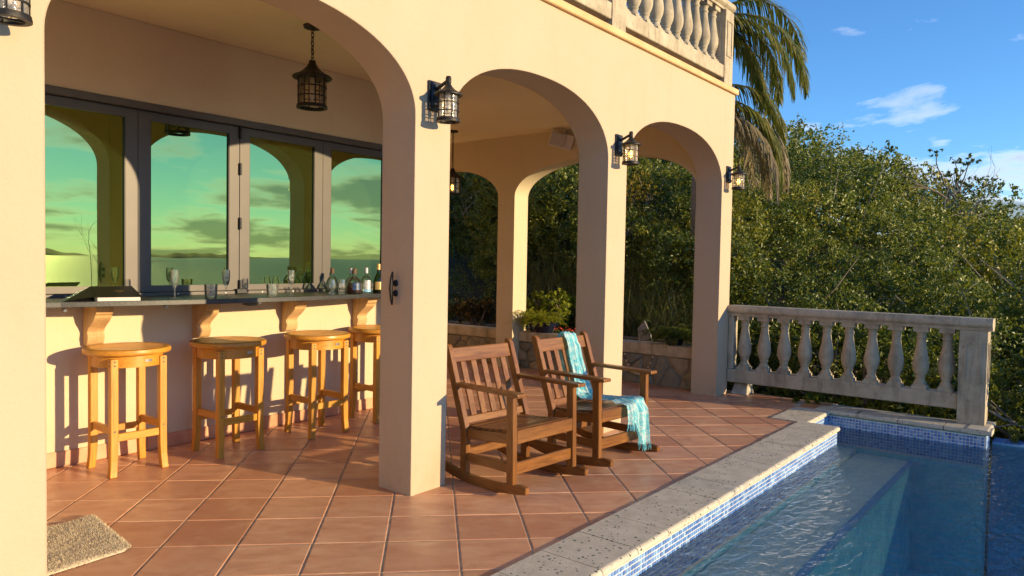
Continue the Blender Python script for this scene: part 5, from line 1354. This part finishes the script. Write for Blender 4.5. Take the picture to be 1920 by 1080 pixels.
# ---- tall grass on the bank
f = Foliage(); random.seed(3)
V = []; F = []; Rg = []
for cx_, cy_, n_, hh in [(*at_px(px, 540, X).xy, n_, h_) for px, X, n_, h_ in ((1190, 5.6, 420, .85), (1225, 5.8, 460, .95), (1255, 5.5, 420, .9), (1285, 5.6, 380, .85), (1210, 6.3, 420, 1.15), (1262, 6.3, 420, 1.15), (1060, 5.9, 260, .9), (1030, 5.9, 200, 1.0), (1400, 5.8, 200, .8))]:
    zb = gz(cx_, cy_) + 0.0
    for k in range(n_):
        b = Vector((cx_ + random.gauss(0, .17), cy_ + random.gauss(0, .17), zb + 0.15 * random.random())); a = random.uniform(0, 6.28); h_ = hh * random.uniform(.55, 1.25); out = Vector((math.cos(a), math.sin(a), 0)) * random.uniform(.1, .5)
        d = (Vector((0, 0, 1)) + out * .5).normalized(); wd = d.cross(out).normalized() * random.uniform(.003, .006); k0 = len(V); p = b
        for m_ in range(6):
            V += [tuple(p - wd * (1 - m_ / 5.5)), tuple(p + wd * (1 - m_ / 5.5))]; d = (d + out * .28 + Vector((0, 0, -.10))).normalized(); p = p + d * h_ / 5
        for m_ in range(5): q = k0 + m_ * 2; F += [(q, q + 1, q + 3), (q, q + 3, q + 2)]
        Rg += [random.random()] * 12
f.raw(V, F, Rg); tag(place('tall_grass', f.mesh('tall_grass', M['grass_blade'])), 'tall arching grass on the bank behind the planter', 'grass', kind='stuff')

# ---- ferns, pot and bits in the planter
def fern(parent, c, n, L, mat, seed, flat=0.5, drop=1.3):
    rg = random.Random(seed); f = Foliage()
    C = []; A = []; N = []; S = []
    for k in range(n):
        a = rg.uniform(0, 6.28); d = Vector((math.cos(a), math.sin(a) * 1.25, rg.uniform(.25, 1.3))).normalized(); p = Vector(c) + Vector((rg.gauss(0, .03), rg.gauss(0, .07), 0)); ll = L * rg.uniform(.6, 1.15); m_ = 16
        for i in range(m_):
            d = (d + Vector((0, 0, -drop / m_ * (i / m_ + .25)))).normalized(); p = p + d * ll / m_
            if i < 2: continue
            sd = d.cross(Vector((0, 0, 1))).normalized()
            for q in range(5):
                e = sd * rg.uniform(-1, 1) + Vector((rg.uniform(-.5, .5), rg.uniform(-.5, .5), rg.uniform(-.5, .6))); C.append(p + e * .016); A.append(e + d * .5); N.append(Vector((rg.uniform(-.6, .6), rg.uniform(-.8, .4), 1))); S.append(rg.uniform(.014, .026))
    C, A, N = (np.array([tuple(v) for v in q_]) for q_ in (C, A, N)); f.add(C, N, A, np.array(S), RNG.random(len(C)), asp=.35)
    return place('fronds', f.mesh('fronds', M[mat]), parent)
pot = tag(empty('fern_pot', (4.35, 2.33, 0.4552)), 'oval dark blue pot of lime green fern on the planter wall', 'plant pot')
mb = MB(); n = 36
for r, z in ((.13, 0), (.15, .004), (.185, .07), (.20, .11), (.212, .114), (.212, .128), (.195, .128), (.17, .09), (.10, .085)):
    for j in range(n): a = 2 * math.pi * j / n; mb.v.append((r * .55 * math.cos(a), r * math.sin(a), z))
for i in range(8):
    for j in range(n): mb.f.append((i * n + j, i * n + (j + 1) % n, (i + 1) * n + (j + 1) % n, (i + 1) * n + j))
mb.f.append(tuple(reversed(range(n)))); mb.f.append(tuple(8 * n + j for j in range(n)))
mb.build('pot', M['pot_blue'], pot, smooth=True, angle=50)
fern(pot, (0, 0.03, .11), 120, .34, 'leaf_fern', 4)
fp = tag(empty('trailing_fern', (4.33, 0.56, 0.4555)), 'green fern trailing over the planter cap beside the corner column', 'fern')
MB().lathe([(0.085, 0), (0.11, 0.09), (0.12, 0.092), (0.11, 0.08), (0.02, 0.075)], 20, cap=False).build('pot', M['pot_blue'], fp, smooth=True)
fern(fp, (0, 0, .07), 130, .30, 'leaf_fern_dark', 9, .5, 1.9)
sl = tag(empty('stone_slab', (4.62, 1.02, 0.38)), 'grey flat stone slab standing tilted in the planter', 'stone')
o = MB().prism([(-.06, -.05), (.10, -.03), (.135, .19), (.06, .29), (-.03, .12)], 'x', -.02, .02).build('slab', M['slate'], sl, bevel=.006); o.rotation_euler = (0, rad(12), rad(15))
gp = tag(empty('gate_pillar', (6.1, 4.62, 0.1)), 'rubble stone pillar with concrete cap, far left behind the planter', 'pillar')
MB().box(-.16, .16, -.16, .16, -.3, .52).build('shaft', M['rubble'], gp, bevel=.01); MB().box(-.19, .19, -.19, .19, .5205, .66).build('cap', M['caststone'], gp, bevel=.01)
MB().box(-.06, .06, -.06, .06, .6605, .71).build('cap_block', M['caststone'], gp, bevel=.008)
gl_ = tag(empty('shell_garland', (4.268, 0.94, 0.33)), 'string of tan shells hanging in a loop on the stone planter wall', 'garland')
mb_ = MB(); cord = []
for k in range(15):
    t_ = k / 14; y = .17 - .34 * t_; z = -.02 - .20 * (1 - (2 * t_ - 1) ** 2) ** .8
    cord.append((-.006, y, z)); r_ = random.uniform(.012, .02)
    MB().lathe([(.001, -r_), (r_ * .7, -r_ * .6), (r_, 0), (r_ * .7, r_ * .6), (.001, r_)], 8, cap=False).build('shell', M['shell'], gl_, smooth=True, loc=(-.012, y, z), rot=(random.uniform(0, 3), random.uniform(0, 3), 0))
MB().tube(cord, .002, 4).build('cord', M['cork'], gl_)
fl = tag(empty('red_flowers', (4.52, 2.02, .385)), 'low red flowers in the planter below the blue pot', 'flower')
f = Foliage(); C = np.array([[0.0 + RNG.normal() * .06, RNG.normal() * .22, .06 + RNG.random() * .07] for _ in range(160)]); f.add(C, unit(160) + np.array([-.5, -.3, .6]), unit(160), RNG.uniform(.015, .03, 160), RNG.random(160), asp=.8)
tag(place('petals', f.mesh('petals', M['red_flower']), fl), kind='stuff')
f = Foliage(); C = np.array([[RNG.normal() * .07, RNG.normal() * .25, RNG.random() * .10] for _ in range(500)]); f.add(C, unit(500) + np.array([-.4, -.3, .8]), unit(500), RNG.uniform(.02, .045, 500), RNG.random(500)); tag(place('leaves', f.mesh('leaves', M['leaf_fern_dark']), fl), kind='stuff')
# rough stone at the foot of the corner column
rs = tag(empty('corner_stone', (4.50, -0.10, 0.0)), 'rough pale stone block wedged under the balustrade at the corner column', 'stone')
MB().hexa([(-.085, -.11, 0), (.12, -.11, 0), (.12, .06, 0), (-.085, .06, 0)], [(-.02, -.09, .105), (.10, -.09, .115), (.10, .05, .115), (-.02, .05, .105)]).build('block', M['dry_stone'], rs, bevel=.012, seg=2)

# ---- seaward side, behind the camera and seen mirrored in the bar windows
bs = empty('bare_sapling', (3.55, -8.75, -1.6)); mb = MB(); random.seed(14); branch(mb, (0, 0, 0), (0, 0, 1), 2.0, .022, 4, .55); mb.build('trunk', M['dead_wood'], bs)
tag(bs, 'bare twiggy sapling mirrored in the second bar window', 'sapling')
ct = tag(empty('dead_cactus', (11.0, -8.0, -3.0)), 'tall dark leafless stem mirrored in the last bar window', 'cactus')
MB().tube([(0, 0, 0), (0, 0, 2.4), (.06, 0, 3.6), (.02, .0, 4.6), (.0, 0, 5.4)], [.15, .14, .12, .08, .04], 10).build('stem', M['bark'], ct, smooth=True)
MB().tube([(.0, 0, 3.5), (-.15, .2, 3.8), (-.2, .28, 4.1)], [.07, .05, .03], 8).build('arm', M['bark'], ct, smooth=True)
